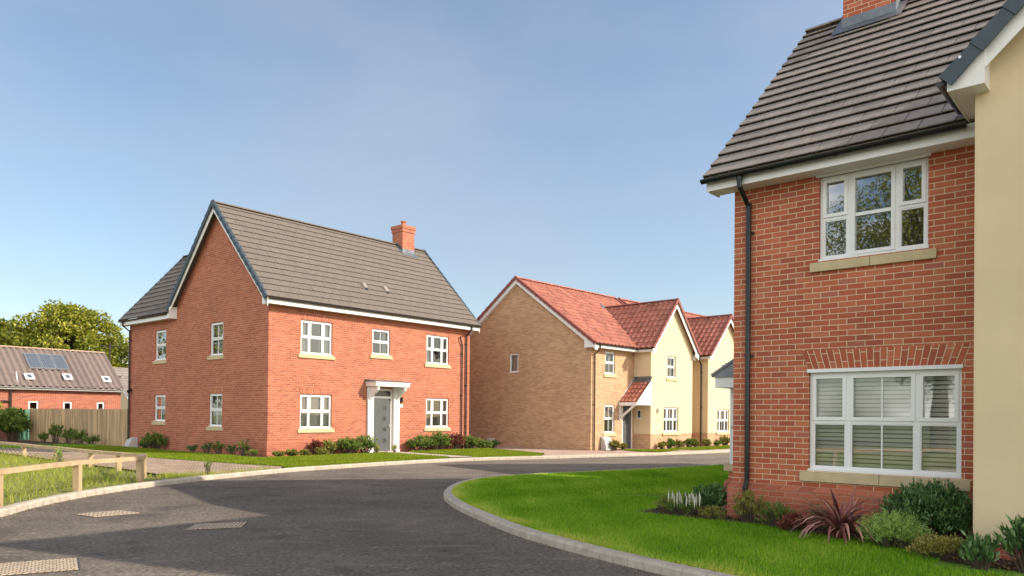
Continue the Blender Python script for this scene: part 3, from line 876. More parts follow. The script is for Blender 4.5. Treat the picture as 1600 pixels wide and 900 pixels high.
def window(parent, loc, s0, s1, z0, z1, cols=(1,), transom=0.5, bars=False, hbars=False, rec=0.05, glass='glass', sill=True, inside=None, fr=0.045, head=False, label=None, sash=0.035, sill_over=0.1, sill_h=0.14, sill_joint=False, label_sill=None, casements=None, midbar=None):
    mb, gl = MB(), MB()
    k1 = -rec; k0 = -rec - 0.065
    s0i, s1i, z0i, z1i = s0 + 0.004, s1 - 0.004, z0 + 0.004, z1 - 0.004
    # outer frame
    loc.box(mb, s0i, s0i + fr, k0, k1, z0i, z1i); loc.box(mb, s1i - fr, s1i, k0, k1, z0i, z1i)
    loc.box(mb, s0i + fr, s1i - fr, k0, k1, z1i - fr, z1i); loc.box(mb, s0i + fr, s1i - fr, k0, k1 , z0i, z0i + fr * 1.15)
    # projecting cill nosing of the frame
    loc.box(mb, s0 - 0.01 if rec < 0.08 else s0i, s1 + 0.01 if rec < 0.08 else s1i, k1, k1 + 0.055, z0 - 0.0, z0 + 0.026)
    tot = sum(cols); xs = [s0i + fr]
    wI = (s1i - s0i) - 2 * fr
    for c in cols[:-1]: xs.append(xs[-1] + wI * c / tot)
    xs.append(s1i - fr)
    zb, zt = z0i + fr * 1.15, z1i - fr
    zm = zb + (zt - zb) * transom if transom else None
    mul_ = 0.032
    for x in xs[1:-1]: loc.box(mb, x - mul_, x + mul_, k0 + 0.002, k1 - 0.002, zb, zt)
    for ci in range(len(cols)):
        a = xs[ci] + (mul_ if ci else 0); b = xs[ci + 1] - (mul_ if ci < len(cols) - 1 else 0)
        whole = casements is not None and casements[ci] == 'whole'
        rows = [(zb, zt)] if (not transom or whole) else [(zb, zm - 0.026), (zm + 0.026, zt)]
        if transom and not whole: loc.box(mb, a, b, k0 + 0.004, k1 - 0.004, zm - 0.026, zm + 0.026)
        for ri, (c0, c1) in enumerate(rows):
            opening = whole or (ri == 1) or not transom
            f2 = sash if opening else 0.016
            kk1 = k1 + (0.014 if opening else -0.012); kk0 = k0 + 0.006
            e = 0.010 if opening else 0.0
            A0, A1, C0, C1 = a - e, b + e, c0 - e, c1 + e
            loc.box(mb, A0, A0 + f2 + e, kk0, kk1, C0, C1); loc.box(mb, A1 - f2 - e, A1, kk0, kk1, C0, C1)
            loc.box(mb, A0 + f2 + e, A1 - f2 - e, kk0, kk1, C1 - f2 - e, C1); loc.box(mb, A0 + f2 + e, A1 - f2 - e, kk0, kk1, C0, C0 + f2 + e)
            ga, gb, gc, gd = a + f2, b - f2, c0 + f2, c1 - f2
            kg = (k0 + k1) / 2
            gl.face([loc(ga, kg, gc), loc(gb, kg, gc), loc(gb, kg, gd), loc(ga, kg, gd)])
            if bars and (bars is True or bars[ci]):
                mx = (ga + gb) / 2
                loc.box(mb, mx - 0.009, mx + 0.009, kg + 0.002, kg + 0.016, gc, gd)
            if hbars or whole:
                mz = (gc + gd) / 2
                loc.box(mb, ga, gb, kg + 0.002, kg + 0.03, mz - 0.022, mz + 0.022)
    if head: loc.box(mb, s0 - 0.015, s1 + 0.015, -rec, 0.025, z1 - 0.002, z1 + 0.045)
    w = mb.build('window', M['upvc'], parent, label=label)
    gl.build('pane', M[glass], w)
    if sill:
        sb = MB()
        a, b = s0 - sill_over, s1 + sill_over
        def sl(a, b):
            sb.hexa([loc(a, -rec, z0 - sill_h), loc(b, -rec, z0 - sill_h), loc(b, 0.045, z0 - sill_h), loc(a, 0.045, z0 - sill_h)],
                    [loc(a, -rec, z0 + 0.0), loc(b, -rec, z0 + 0.0), loc(b, 0.045, z0 - 0.022), loc(a, 0.045, z0 - 0.022)])
        if sill_joint: sl(a, (a + b) / 2 - 0.004); sl((a + b) / 2 + 0.004, b)
        else: sl(a, b)
        sb.build('sill', M['stone'], w)
    if inside:
        kb = k0 - 0.05
        ib = MB()
        if inside == 'blind':
            z = z1 - 0.05
            while z > z0 + 0.03:
                ib.face([loc(s0 + 0.03, kb, z - 0.021), loc(s1 - 0.03, kb, z - 0.021), loc(s1 - 0.03, kb - 0.026, z + 0.021), loc(s0 + 0.03, kb - 0.026, z + 0.021)])
                ib.face([loc(s0 + 0.03, kb, z - 0.017), loc(s1 - 0.03, kb, z - 0.017), loc(s1 - 0.03, kb, z - 0.013), loc(s0 + 0.03, kb, z - 0.013)])
                z -= 0.056
            ib.build('blind', M['blind'], w)
        elif inside in ('curtain', 'voile', 'halfcurtain'):
            frac = {'curtain': 0.26, 'voile': 0.5, 'halfcurtain': 0.34}[inside]
            for (a, b) in ((s0, s0 + (s1 - s0) * frac), (s1 - (s1 - s0) * frac, s1)):
                nn = 26
                pts = []
                for i in range(nn + 1):
                    t = i / nn
                    pts.append((a + (b - a) * t, kb - 0.05 + 0.028 * math.sin(t * 31) + 0.01 * math.sin(t * 77)))
                for i in range(nn):
                    (a0, q0), (a1, q1) = pts[i], pts[i + 1]
                    zz = z0 - 0.1
                    ib.face([loc(a0, q0, zz), loc(a1, q1, zz), loc(a1, q1, z1 + 0.05), loc(a0, q0, z1 + 0.05)])
            ib.build('curtain', M['cloth'], w)
    return w

def soldier_arch(parent, loc, s0, s1, z, h, mat, splay=0.08, k=0.004):
    mb = MB()
    n = max(2, round((s1 - s0) / 0.075))
    for i in range(n):
        t0, t1 = i / n, (i + 1) / n
        b0, b1 = s0 + (s1 - s0) * t0, s0 + (s1 - s0) * t1
        a0, a1 = s0 - splay + (s1 - s0 + 2 * splay) * t0, s0 - splay + (s1 - s0 + 2 * splay) * t1
        v0, v1 = i * 0.075, (i + 1) * 0.075
        mb.face([loc(b0, k, z), loc(b1, k, z), loc(a1, k, z + h), loc(a0, k, z + h)], uv=[(0, v0), (0, v1), (h, v1), (h, v0)])
    for (p, q, r_, s_) in (((s0, z), (s1, z), 0, 0),):
        mb.face([loc(s0, 0, z), loc(s1, 0, z), loc(s1, k, z), loc(s0, k, z)])
        mb.face([loc(s0 - splay, 0, z + h), loc(s1 + splay, 0, z + h), loc(s1 + splay, k, z + h), loc(s0 - splay, k, z + h)])
    return mb.build('brick_arch', mat, parent)

def rake_board(mb, foot, top, out, h=0.2, t=0.02, drop=0.0):
    """white bargeboard along the gable"""
    foot, top, out = Vector(foot), Vector(top), Vector(out).normalized()
    d = (top - foot).normalized()
    nrm = out.cross(d).normalized()
    if nrm.z < 0: nrm = -nrm
    a, b = foot - nrm * drop, top - nrm * drop
    vz = h / nrm.z
    dn = Vector((0, 0, -vz))
    mb.hexa([a - out * t + dn, b - out * t + dn, b + dn, a + dn], [a - out * t, b - out * t, b, a])

def lead_apron(mb, x0, x1, y0, y1, zf):
    """flat sheet dressed on a slope, zf(x,y) height"""
    mb.face([(x0, y0, zf(x0, y0)), (x1, y0, zf(x1, y0)), (x1, y1, zf(x1, y1)), (x0, y1, zf(x0, y1))])

def chimney(parent, x0, x1, y0, y1, z0, z1, mat, pot=True, corbel=True):
    mb = MB()
    zc = z1 - 0.3 if corbel else z1
    mb.box(x0, x1, y0, y1, z0, zc)
    if corbel:
        mb.box(x0 - 0.03, x1 + 0.03, y0 - 0.03, y1 + 0.03, zc, zc + 0.15)
        mb.box(x0 - 0.055, x1 + 0.055, y0 - 0.055, y1 + 0.055, zc + 0.15, zc + 0.3)
    c = mb.build('chimney', mat, parent)
    if pot:
        p = MB(); cx_, cy_ = (x0 + x1) / 2, (y0 + y1) / 2
        p.tube([(cx_, cy_, z1), (cx_, cy_, z1 + 0.04), (cx_, cy_, z1 + 0.05), (cx_, cy_, z1 + 0.2), (cx_, cy_, z1 + 0.21), (cx_, cy_, z1 + 0.26)], [0.15, 0.15, 0.11, 0.10, 0.13, 0.13], 14)
        p.build('chimney_pot', M['clay'], c)
    return c

# ------------------------------------------------------------------ near brick house (right)
def interior(parent, boxes):
    mb = MB()
    for b in boxes: mb.box(*b)
    return mb.build('interior', M['plaster'], parent)

hB = thing('brick_house', 'large near red brick house with cream rendered wing at the right edge', 'house', (*FR['B'][0], 0), R(FR['B'][1]))
LEN_B = 12.5
EZ = 4.80                       # soffit height
MB_SL = (8.56 - 4.98) / (3.52 + 0.38)
lB = Loc((0, 0), (0, 1), (1, 0))
mb = MB()
wall(mb, (0, 0), (0, LEN_B), 0.60, 4.82, holes=[(1.20, 2.52, 3.64, 4.80), (1.08, 2.89, 0.83, 2.17)])
zr = lambda u: 4.98 + (0.38 - u) * MB_SL if u > -3.52 else 4.98 + (u + 7.42) * MB_SL
gp = lambda L_: [(0, 4.82), (L_, 4.82), (L_, zr(0) - .05), (L_ / 2 + (7.04 / 2 - 3.52), zr(-3.52) - .05), (0, zr(-7.04) - .05)]
wall(mb, (-7.04, 0), (0, 0), 0.60, 4.82, gable=[(0, 4.82), (7.04, 4.82), (7.04, zr(0) - .06), (3.52, zr(-3.52) - .06), (0, zr(0) - .06)])
wall(mb, (0, LEN_B), (-7.04, LEN_B), 0.0, 4.82, gable=[(0, 4.82), (7.04, 4.82), (7.04, zr(0) - .06), (3.52, zr(-3.52) - .06), (0, zr(0) - .06)])
wall(mb, (-7.04, LEN_B), (-7.04, 0), 0.0, 4.82)
wB = mb.build('wall', M['red'], hB)
# chamfered plinth
mb = MB()
PX = 0.055
for (p, q) in (((0, 0), (0, 3.6)), ((-7.04, 0), (0, 0))):
    d = (Vector(q) - Vector(p)).normalized(); n = Vector((d.y, -d.x))
    p_, q_ = Vector(p), Vector(q)
    a = p_ + n * PX - (d * PX if p == (0, 0) else Vector((0, 0))); b = q_ + n * PX + (d * PX if q == (0, 0) else Vector((0, 0)))
    mb.face([(*a, -0.05), (*b, -0.05), (*b, 0.545), (*a, 0.545)])
    L_ = (b - a).length
    mb.face([(*a, 0.545), (*b, 0.545), (*q_, 0.612), (*p_, 0.612)], uv=[(0, 0.0), (L_, 0.0), (L_, 0.075), (0, 0.075)])
mb.build('plinth', M['redplain'], hB)
soldier_arch(hB, lB, 1.08, 2.89, 2.175, 0.27, M['red'], splay=0.10)
window(hB, lB, 1.20, 2.52, 3.64, 4.77, cols=(0.27, 0.47, 0.26), casements=(None, 'whole', None), glass='glass_mirror', rec=0.055, sill_joint=True, head=False)
window(hB, lB, 1.08, 2.89, 0.83, 2.15, cols=(0.26, 0.48, 0.26), bars=(False, True, False), glass='glass', rec=0.055, inside='blind', sill_joint=True, head=True)
mb = MB(); lB.box(mb, 1.17, 2.55, -0.03, 0.03, 4.765, 4.80); mb.build('window_head_trim', M['white'], hB)
interior(hB, [(-3.2, -1.6, 0.6, 11.0, 0.1, 2.6), (-6.6, -0.15, 0.3, 12, 2.62, 2.72), (-3.2, -1.6, 0.6, 11, 2.74, 4.7), (-6.8, -0.16, 0.2, 12.2, 4.72, 4.78)])
# roof
upF = Vector((-1, 0, MB_SL)); S_ = math.hypot(3.9, 8.56 - 4.98)
mb = MB()
tiled_slope(mb, (0.375, -0.30, 4.962), (0, 1, 0), upF, LEN_B + 0.6, S_ + 0.03, g=0.318, tw=0.40, th=0.040)
tiled_slope(mb, (-7.44, -0.30, 4.965), (0, 1, 0), (1, 0, MB_SL), LEN_B + 0.6, S_ + 0.03, g=0.318, tw=0.60, th=0.030)
rfB = mb.build('roof', M['tile'], hB)
mb = MB(); ridge_tiles(mb, (-3.52, -0.285, 8.585), (-3.52, LEN_B + 0.3, 8.585), 0.11, 0.45)
mb.build('ridge_tiles', M['tile'], rfB)
mb = MB()
mb.box(0.0, 0.30, -0.26, 3.15, 4.792, 4.80)                      # soffit
mb.box(0.30, 0.322, -0.28, 3.15, 4.785, 4.955)                   # fascia
mb.box(-0.06, 0.30, -0.28, -0.26, 4.785, 4.99)                    # boxed end
mb.box(-7.34, -7.04, -0.26, LEN_B, 4.792, 4.80); mb.box(-7.362, -7.34, -0.28, LEN_B, 4.785, 4.955)
rake_board(mb, (0.32, -0.26, 4.985), (-3.52, -0.26, 8.53), (0, -1, 0), h=0.16)
rake_board(mb, (-7.36, -0.26, 4.985), (-3.52, -0.26, 8.53), (0, -1, 0), h=0.16)
mb.build('fascia', M['white'], hB)
mb = MB(); gutter(mb, (0.398, -0.32, 4.935), (0.398, 3.0, 4.935), (1, 0, 0))
mb.build('gutter', M['black'], hB)
downpipe(hB, 0.0, 0.245, (1, 0), 4.91, 0.05, r=0.036, overhang=0.31, plinth=0.56)
c = chimney(hB, -3.78, -3.12, 0.48, 1.30, 7.9, 9.9, M['red'], pot=True)
mb = MB()
zf = lambda x, y: 4.965 + (0.40 - x) * MB_SL + 0.062
lead_apron(mb, -3.12, -2.93, 0.34, 1.44, zf)
mb.face([(-3.112, 0.46, 8.16), (-3.112, 1.32, 8.16), (-3.112, 1.32, 8.40), (-3.112, 0.46, 8.40)])
for y in (0.466, 1.314):
    mb.face([(-3.13, y, 8.2), (-3.5, y, 8.5), (-3.5, y, 8.86), (-3.13, y, 8.46)])
    e = -0.13 if y < 1 else 0.13
    mb.face([(-3.12, y, zf(-3.12, 0)), (-3.5, y, zf(-3.5, 0)), (-3.5, y + e, zf(-3.5, 0)), (-3.12, y + e, zf(-3.12, 0))])
mb.build('flashing', M['lead'], c)
# cream wing
WU, WV0, WV1 = 1.10, 3.21, 9.41
WA = (WV0 + WV1) / 2
MW = 0.95
zw = lambda v: 5.10 + (v - (WV0 - 0.28)) * MW
WZ = zw(WA)
mb = MB()
gz = [(0, 4.98), (WV1 - WV0, 4.98), (WV1 - WV0, zw(WV0) - .05), (WA - WV0, WZ - .05), (0, zw(WV0) - .05)]
wall(mb, (WU, WV0), (WU, WV1), 0.25, 4.98, gable=gz, holes=[(1.9, 3.9, 0.95, 2.2), (2.2, 3.8, 3.55, 4.6)])
wall(mb, (-0.02, WV0), (WU, WV0), 0.25, 4.98)
wall(mb, (WU, WV1), (-0.02, WV1), 0.25, 4.98)
mb.face([(WU, WV0, 0.25), (WU, WV1, 0.25), (WU - 0.06, WV1, 0.25), (WU - 0.06, WV0, 0.25)])
mb.build('wall', M['render'], hB, label='cream rendered wall of the projecting wing')
mb = MB()
wall(mb, (WU - 0.03, WV0 + 0.02), (WU - 0.03, WV1 - 0.02), -0.05, 0.252); wall(mb, (0, WV0 + 0.02), (WU - 0.03, WV0 + 0.02), -0.05, 0.252)
mb.build('plinth', M['redplain'], hB, label='low brick plinth under the cream wall')
lW = Loc((WU, WV0), (0, 1), (1, 0))
mb = MB(); lW.box(mb, 0.018, 0.026, 0, 0.002, 0.25, 4.84); lW.box(mb, 0.40, 0.408, 0, 0.002, 0.25, 5.2); mb.build('render_bead', M['render'], hB)
window(hB, lW, 1.9, 3.9, 0.95, 2.2, cols=(0.26, 0.48, 0.26), rec=0.055)
window(hB, lW, 2.2, 3.8, 3.55, 4.6, cols=(0.26, 0.48, 0.26), rec=0.055)
mb = MB()
SW_ = math.hypot(WA - WV0 + 0.23, (WA - WV0 + 0.23) * MW)
tiled_slope(mb, (-3.6, WV0 - 0.23, zw(WV0 - 0.23) - .02), (1, 0, 0), (0, 1, MW), 3.6 + WU + 0.27, SW_, g=0.318, tw=0.5)
tiled_slope(mb, (-3.6, WV1 + 0.23, zw(WV0 - 0.23) - .02), (1, 0, 0), (0, -1, MW), 3.6 + WU + 0.27, SW_, g=0.318, tw=0.5)
r2 = mb.build('roof', M['tile'], hB, label='tiled roof over the cream wing')
mb = MB()
f1 = (WU + 0.30, WV0 - 0.26, zw(WV0 - 0.26)); f2 = (WU + 0.30, WV1 + 0.26, zw(WV0 - 0.26)); tp = (WU + 0.30, WA, WZ + 0.06)
verge_caps(mb, f1, tp, (1, 0, 0), seg=0.40, w=0.10, h=0.125); mb.build('verge_tiles', M['verge'], r2)
mb = MB(); verge_caps(mb, f2, tp, (1, 0, 0), seg=0.40, w=0.10, h=0.125); mb.build('verge_tiles', M['verge'], r2)
mb = MB(); ridge_tiles(mb, (-3.4, WA, WZ + 0.05), (WU + 0.3, WA, WZ + 0.05)); mb.build('ridge_tiles', M['tile'], r2)
mb = MB()
for sgn, v0 in ((1, WV0), (-1, WV1)):
    rake_board(mb, (WU + 0.25, v0 - sgn * 0.03, zw(WV0 - 0.03) - 0.03), (WU + 0.25, WA, WZ - 0.03), (1, 0, 0), h=0.23, t=0.022)
    # boxed eave return with a stepped face
    y0, y1 = v0 - sgn * 0.21, v0 + sgn * 0.13
    a, b = min(y0, y1), max(y0, y1)
    zt = lambda y: (zw(y) if sgn > 0 else zw(WV0 + WV1 - y)) - 0.04
    mb.hexa([(WU + 0.0, a, 4.98), (WU + 0.262, a, 4.98), (WU + 0.262, b, 4.98), (WU + 0.0, b, 4.98)],
            [(WU + 0.0, a, zt(a) + .0), (WU + 0.262, a, zt(a)), (WU + 0.262, b, zt(b) - 0.02), (WU + 0.0, b, zt(b) - 0.02)])
    # eave fascia and soffit running back to the main roof
    mb.box(0.3, WU, min(y0, y0 + sgn * 0.022), max(y0, y0 + sgn * 0.022), 4.97, 5.13)
    mb.box(0.3, WU, min(v0, y0), max(v0, y0), 4.98, 4.986)
mb.build('fascia', M['white'], hB)
mb = MB(); gutter(mb, (0.35, WV0 - 0.275, 5.12), (WU + 0.22, WV0 - 0.275, 5.12), (0, -1, 0), brackets=False)
mb.build('gutter', M['black'], hB)
mb = MB(); mb.tube([(WU + 0.325, WV0 - 0.08, zw(WV0 - 0.08) - .01), (WU + 0.34, WV0 - 0.08, zw(WV0 - 0.08) - .01)], 0.016, 8); mb.build('verge_clip', M['steel'], hB)
# bay window on the hidden end wall: its corner shows beyond the house
mb = MB()
BX0, BX1, BD = -3.0, -0.95, 0.52
wall(mb, (BX0, -BD), (BX1, -BD), -0.05, 0.69); wall(mb, (BX1, -BD), (BX1, 0), -0.05, 0.69); wall(mb, (BX0, 0), (BX0, -BD), -0.05, 0.69)
mb2 = MB()
for p, q in (((BX0 - .05, -BD - .055), (BX1 + .055, -BD - .055)), ((BX1 + .055, -BD - .055), (BX1 + .055, 0)),):
    wall(mb2, p, q, -0.05, 0.50)
mb2.face([(BX0 - .05, -BD - .055, .50), (BX1 + .055, -BD - .055, .50), (BX1, -BD, .57), (BX0, -BD, .57)])
mb2.face([(BX1 + .055, -BD - .055, .50), (BX1 + .055, 0, .50), (BX1, 0, .57), (BX1, -BD, .57)])
bay = mb.build('bay_window', M['red'], hB)
mb2.build('plinth', M['redplain'], bay)
mb = MB(); mb.box(BX0 - 0.05, BX1 + 0.05, -BD - 0.06, 0.0, 0.69, 0.80); mb.build('sill', M['stone'], bay)
mb = MB()
for x in (BX0, (BX0 * 2 + BX1) / 3, (BX0 + 2 * BX1) / 3, BX1 - 0.06): mb.box(x, x + 0.06, -BD + 0.02, -BD + 0.08, 0.80, 2.0)
mb.box(BX0, BX1, -BD + 0.02, -BD + 0.08, 1.35, 1.40); mb.box(BX1 - 0.06, BX1, -BD + 0.08, 0, 0.80, 0.86)
mb.box(BX1 - 0.06, BX1, -0.07, 0, 0.86, 2.0); mb.box(BX1 - 0.06, BX1, -BD + 0.08, 0, 1.94, 2.0); mb.box(BX0, BX1 - 0.06, -BD + 0.02, -BD + 0.08, 1.94, 2.0); mb.box(BX0, BX1 - 0.06, -BD + 0.02, -BD + 0.08, 0.80, 0.86)
mb.build('window_frame', M['upvc'], bay)
mb = MB(); mb.face([(BX0, -BD + .05, .8), (BX1, -BD + .05, .8), (BX1, -BD + .05, 2), (BX0, -BD + .05, 2)]); mb.face([(BX1 - .03, -BD + .05, .8), (BX1 - .03, 0, .8), (BX1 - .03, 0, 2), (BX1 - .03, -BD + .05, 2)])
mb.build('pane', M['glass'], bay)
mb = MB()
X0, X1, Y0 = BX0 - 0.24, BX1 + 0.20, -BD - 0.14
mb.box(X0, X1, Y0, 0.0, 2.0, 2.17); mb.build('fascia', M['white'], bay)
mb = MB()
mb.face([(X0 - .03, Y0 - .05, 2.18), (X1 + .03, Y0 - .05, 2.18), (X1 - 0.28, -0.0, 2.72), (X0 + 0.28, -0.0, 2.72)])
mb.face([(X1 + .03, Y0 - .05, 2.18), (X1 + .03, 0, 2.18), (X1 - 0.28, 0, 2.72)])
mb.face([(X0 - .03, Y0 - .05, 2.18), (X0 + 0.28, 0, 2.72), (X0 - .03, 0, 2.18)])
mb.box(X0 - .03, X1 + .03, Y0 - .05, 0, 2.165, 2.181)
mb.tube([(X1 + .03, Y0 - .05, 2.19), (X1 - .28, -0.01, 2.73)], 0.03, 8)
mb.build('bay_roof', M['slate'], bay)

# ------------------------------------------------------------------ neighbour behind the near house (hidden by it; throws the far shadow)
hN = thing('brick_house', 'red brick house standing hidden behind the near brick house', 'house', tuple(W('B', -8.3, -0.3)), R(FR['B'][1]))
mb = MB()
wall(mb, (0, 0), (0, 11), 0, 4.8); sl = 0.90
gN = [(0, 4.8), (7.2, 4.8), (3.6, 8.4)]
wall(mb, (-7.2, 0), (0, 0), 0, 4.8, gable=gN); wall(mb, (0, 11), (-7.2, 11), 0, 4.8, gable=gN); wall(mb, (-7.2, 11), (-7.2, 0), 0, 4.8)
mb.build('wall', M['red'], hN)
mb = MB()
tiled_slope(mb, (0.35, -0.3, 4.85), (0, 1, 0), (-1, 0, 3.62 / 3.95), 11.6, 5.37, tw=0.9)
tiled_slope(mb, (-7.55, -0.3, 4.85), (0, 1, 0), (1, 0, 3.62 / 3.95), 11.6, 5.37, tw=0.9)
mb.build('roof', M['tile'], hN)

# ------------------------------------------------------------------ detached red brick house (left)
hA = thing('brick_house', 'detached orange red brick house with brown tiled roof and grey front door', 'house', (*FR['A'][0], 0), R(FR['A'][1]))
WA_, DA, DW = 9.72, 6.48, 10.62
lf = Loc((0, 0), (1, 0), (0, -1)); lg = Loc((0, DW), (0, -1), (-1, 0))
G_ = lambda v: DW - v
fr_holes = [(1.25, 2.57, 3.60, 4.78), (4.38, 5.26, 3.78, 4.76), (7.18, 8.45, 3.60, 4.78), (1.25, 2.57, 1.0, 2.2), (7.18, 8.48, 1.0, 2.2), (4.42, 5.42, 0.10, 2.50)]
gb_holes = [(G_(3.87), G_(2.93), 3.60, 4.80), (G_(8.26), G_(7.32), 3.60, 4.80), (G_(3.90), G_(2.96), 1.02, 2.22), (G_(8.28), G_(7.32), 1.16, 2.22)]
SA = (9.06 - 5.36) / (3.24 + 0.36)
zA = lambda v: 5.36 + (v + 0.36) * SA
mb = MB()
wall(mb, (0, 0), (WA_, 0), 0, 5.17, holes=fr_holes)
wall(mb, (0, DW), (0, 0), 0, 5.17, holes=gb_holes, gable=[(G_(DA), 5.17), (G_(0), 5.17), (G_(0), zA(0) - .06), (G_(3.24), zA(3.24) - .06), (G_(DA), zA(0) - .06)])
wall(mb, (WA_, 0), (WA_, DA), 0, 5.17, gable=[(0, 5.17), (DA, 5.17), (DA, zA(0) - .06), (3.24, zA(3.24) - .06), (0, zA(0) - .06)])
wall(mb, (WA_, DA), (4.9, DA), 0, 5.17); wall(mb, (4.9, DA), (4.9, DW), 0, 5.17)
wall(mb, (4.9, DW), (0, DW), 0, 5.17, gable=[(0, 5.17), (4.9, 5.17), (2.45, 8.2)])
mb.build('wall', M['red2'], hA)
mb = MB()
PX = 0.045
def plinth_strip(mb, p, q, ea=0, eb=0, z=0.60, px=PX):
    d = (Vector(q) - Vector(p)).normalized(); n = Vector((d.y, -d.x)); p_, q_ = Vector(p), Vector(q)
    a = p_ + n * px - d * ea; b = q_ + n * px + d * eb
    mb.face([(*a, -0.05), (*b, -0.05), (*b, z - .06), (*a, z - .06)]); mb.face([(*a, z - .06), (*b, z - .06), (*q_, z), (*p_, z)])
    mb.face([(*p_, -0.05), (*a, -0.05), (*a, z - .06), (*p_, z)]); mb.face([(*q_, -0.05), (*b, -0.05), (*b, z - .06), (*q_, z)])
plinth_strip(mb, (0, 0), (4.15, 0), PX, 0); plinth_strip(mb, (5.72, 0), (WA_, 0), 0, PX); plinth_strip(mb, (0, 0.75), (0, 0), 0, PX); plinth_strip(mb, (WA_, 0), (WA_, DA), PX, 0)
mb.build('plinth', M['redplain'], hA)
for (s0, s1, z) in ((1.25, 2.57, 4.785), (1.25, 2.57, 2.205), (7.18, 8.48, 2.205)): soldier_arch(hA, lf, s0, s1, z, 0.225, M['red2'], 0.05)
for (s0, s1, z) in ((G_(3.90), G_(2.96), 2.225), (G_(8.28), G_(7.32), 2.225)): soldier_arch(hA, lg, s0, s1, z, 0.225, M['red'], 0.03)
T3 = (0.27, 0.46, 0.27)
window(hA, lf, 1.25, 2.57, 3.60, 4.78, cols=T3, inside='halfcurtain', glass='glass_far')
window(hA, lf, 4.38, 5.26, 3.78, 4.76, cols=(1,), bars=True, glass='glass_far', inside='curtain')
window(hA, lf, 7.18, 8.45, 3.60, 4.78, cols=T3, inside='curtain', glass='glass_far')
window(hA, lf, 1.25, 2.57, 1.0, 2.2, cols=T3, inside='voile', glass='glass_far')
window(hA, lf, 7.18, 8.48, 1.0, 2.2, cols=T3, inside='halfcurtain', glass='glass_far')
for h_ in gb_holes: window(hA, lg, *h_, cols=(1,), bars=True, glass='glass_mirror', inside='voile' if h_[0] > 4 else None)
interior(hA, [(2.3, 7.4, 2.3, 8.2, 0.1, 2.6), (0.25, 9.4, 0.25, 6.2, 2.65, 2.75), (0.25, 4.6, 6.2, 10.3, 2.65, 2.75), (2.3, 7.4, 2.3, 8.2, 2.8, 5.0), (0.25, 9.4, 0.25, 6.2, 5.0, 5.1), (0.25, 9.4, 0.25, 6.2, 0.0, 0.08)])
# roof
SLA = math.hypot(3.60, 3.70)
mb = MB()
tiled_slope(mb, (-0.28, -0.36, 5.36), (1, 0, 0), (0, 1, SA), 10.28, SLA, g=0.33, tw=0.42, gap=0.007)
tiled_slope(mb, (-0.28, 6.84, 5.36), (1, 0, 0), (0, -1, SA), 10.28, SLA, g=0.33, tw=0.42)
SWN = 3.14 / 2.80
LW_ = math.hypot(2.80, 3.14)
tiled_slope(mb, (-0.35, 6.46, 5.37), (0, 1, 0), (1, 0, SWN), 4.41, LW_, g=0.33, tw=0.42)
t_ = 0.38 / math.cos(math.atan(SWN)) 
tiled_slope(mb, Vector((-0.35, 3.6, 5.37)) + Vector((1, 0, SWN)).normalized() * t_, (0, 1, 0), (1, 0, SWN), 3.02, LW_ - t_, g=0.33, tw=0.42)
tiled_slope(mb, (5.25, 3.6, 5.37), (0, 1, 0), (-1, 0, SWN), 7.27, LW_, g=0.33, tw=0.42)
rA = mb.build('roof', M['tileA'], hA)
mb = MB()
ridge_tiles(mb, (-0.28, 3.24, 9.09), (10.0, 3.24, 9.09)); mb.build('ridge_tiles', M['tileA'], rA)
mb = MB(); ridge_tiles(mb, (2.45, 3.8, 8.55), (2.45, 10.87, 8.55))
mb.build('ridge_tiles', M['tileA'], rA)
for out, x in (((-1, 0, 0), -0.30), ((1, 0, 0), 10.02)):
    for v0 in (-0.38, 6.86 if x > 0 else 6.68):
        mb = MB(); verge_caps(mb, (x, v0, 5.355 if v0 != 6.68 else 5.53), (x, 3.24, 9.13), out, seg=0.36, w=0.07, h=0.12); mb.build('verge_tiles', M['verge'], rA)
for x in (-0.36, 5.26):
    mb = MB(); verge_caps(mb, (x, 10.87, 5.38), (2.45, 10.87, 8.58), (0, 1, 0), w=0.06, h=0.09); mb.build('verge_tiles', M['verge'], rA)
mb = MB()
mb.box(-0.24, 9.96, -0.32, -0.298, 5.15, 5.335); mb.box(-0.24, 9.96, -0.298, 0, 5.162, 5.17)
for x0, x1, out in ((-0.262, -0.24, -1), (9.96, 9.982, 1)):
    mb.hexa([(x0, -0.32, 5.13), (x1, -0.32, 5.13), (x1, -0.02, 5.13), (x0, -0.02, 5.13)], [(x0, -0.32, 5.33), (x1, -0.32, 5.33), (x1, -0.02, 5.62), (x0, -0.02, 5.62)])
    for v0 in (-0.34, 6.82):
        rake_board(mb, (x0 if out < 0 else x1, v0, 5.33) if v0 < 0 or out > 0 else (x0, 6.66, 5.50), (x0 if out < 0 else x1, 3.24, 9.01), (out, 0, 0), h=0.19)
if False: mb.hexa([(-0.262, 6.44, 5.13), (-0.24, 6.44, 5.13), (-0.24, 6.83, 5.13), (-0.262, 6.83, 5.13)], [(-0.262, 6.44, 5.66), (-0.24, 6.44, 5.66), (-0.24, 6.83, 5.30), (-0.262, 6.83, 5.30)])
mb.box(-0.24, 0, 6.5, 10.8, 5.162, 5.17)
mb.box(-0.31, -0.288, 6.46, 10.84, 5.15, 5.34); mb.box(-0.31, 0, 6.44, 6.46, 5.15, 5.6); mb.box(-0.31, -0.02, 10.82, 10.842, 5.15, 5.36)
rake_board(mb, (-0.31, 10.842, 5.36), (2.45, 10.842, 8.46), (0, 1, 0), h=0.17); rake_board(mb, (5.21, 10.842, 5.36), (2.45, 10.842, 8.46), (0, 1, 0), h=0.17)
mb.build('fascia', M['white'], hA)
mb = MB(); gutter(mb, (-0.22, -0.37, 5.34), (9.98, -0.37, 5.34), (0, -1, 0), r=0.05); mb.build('gutter', M['grime'], hA)
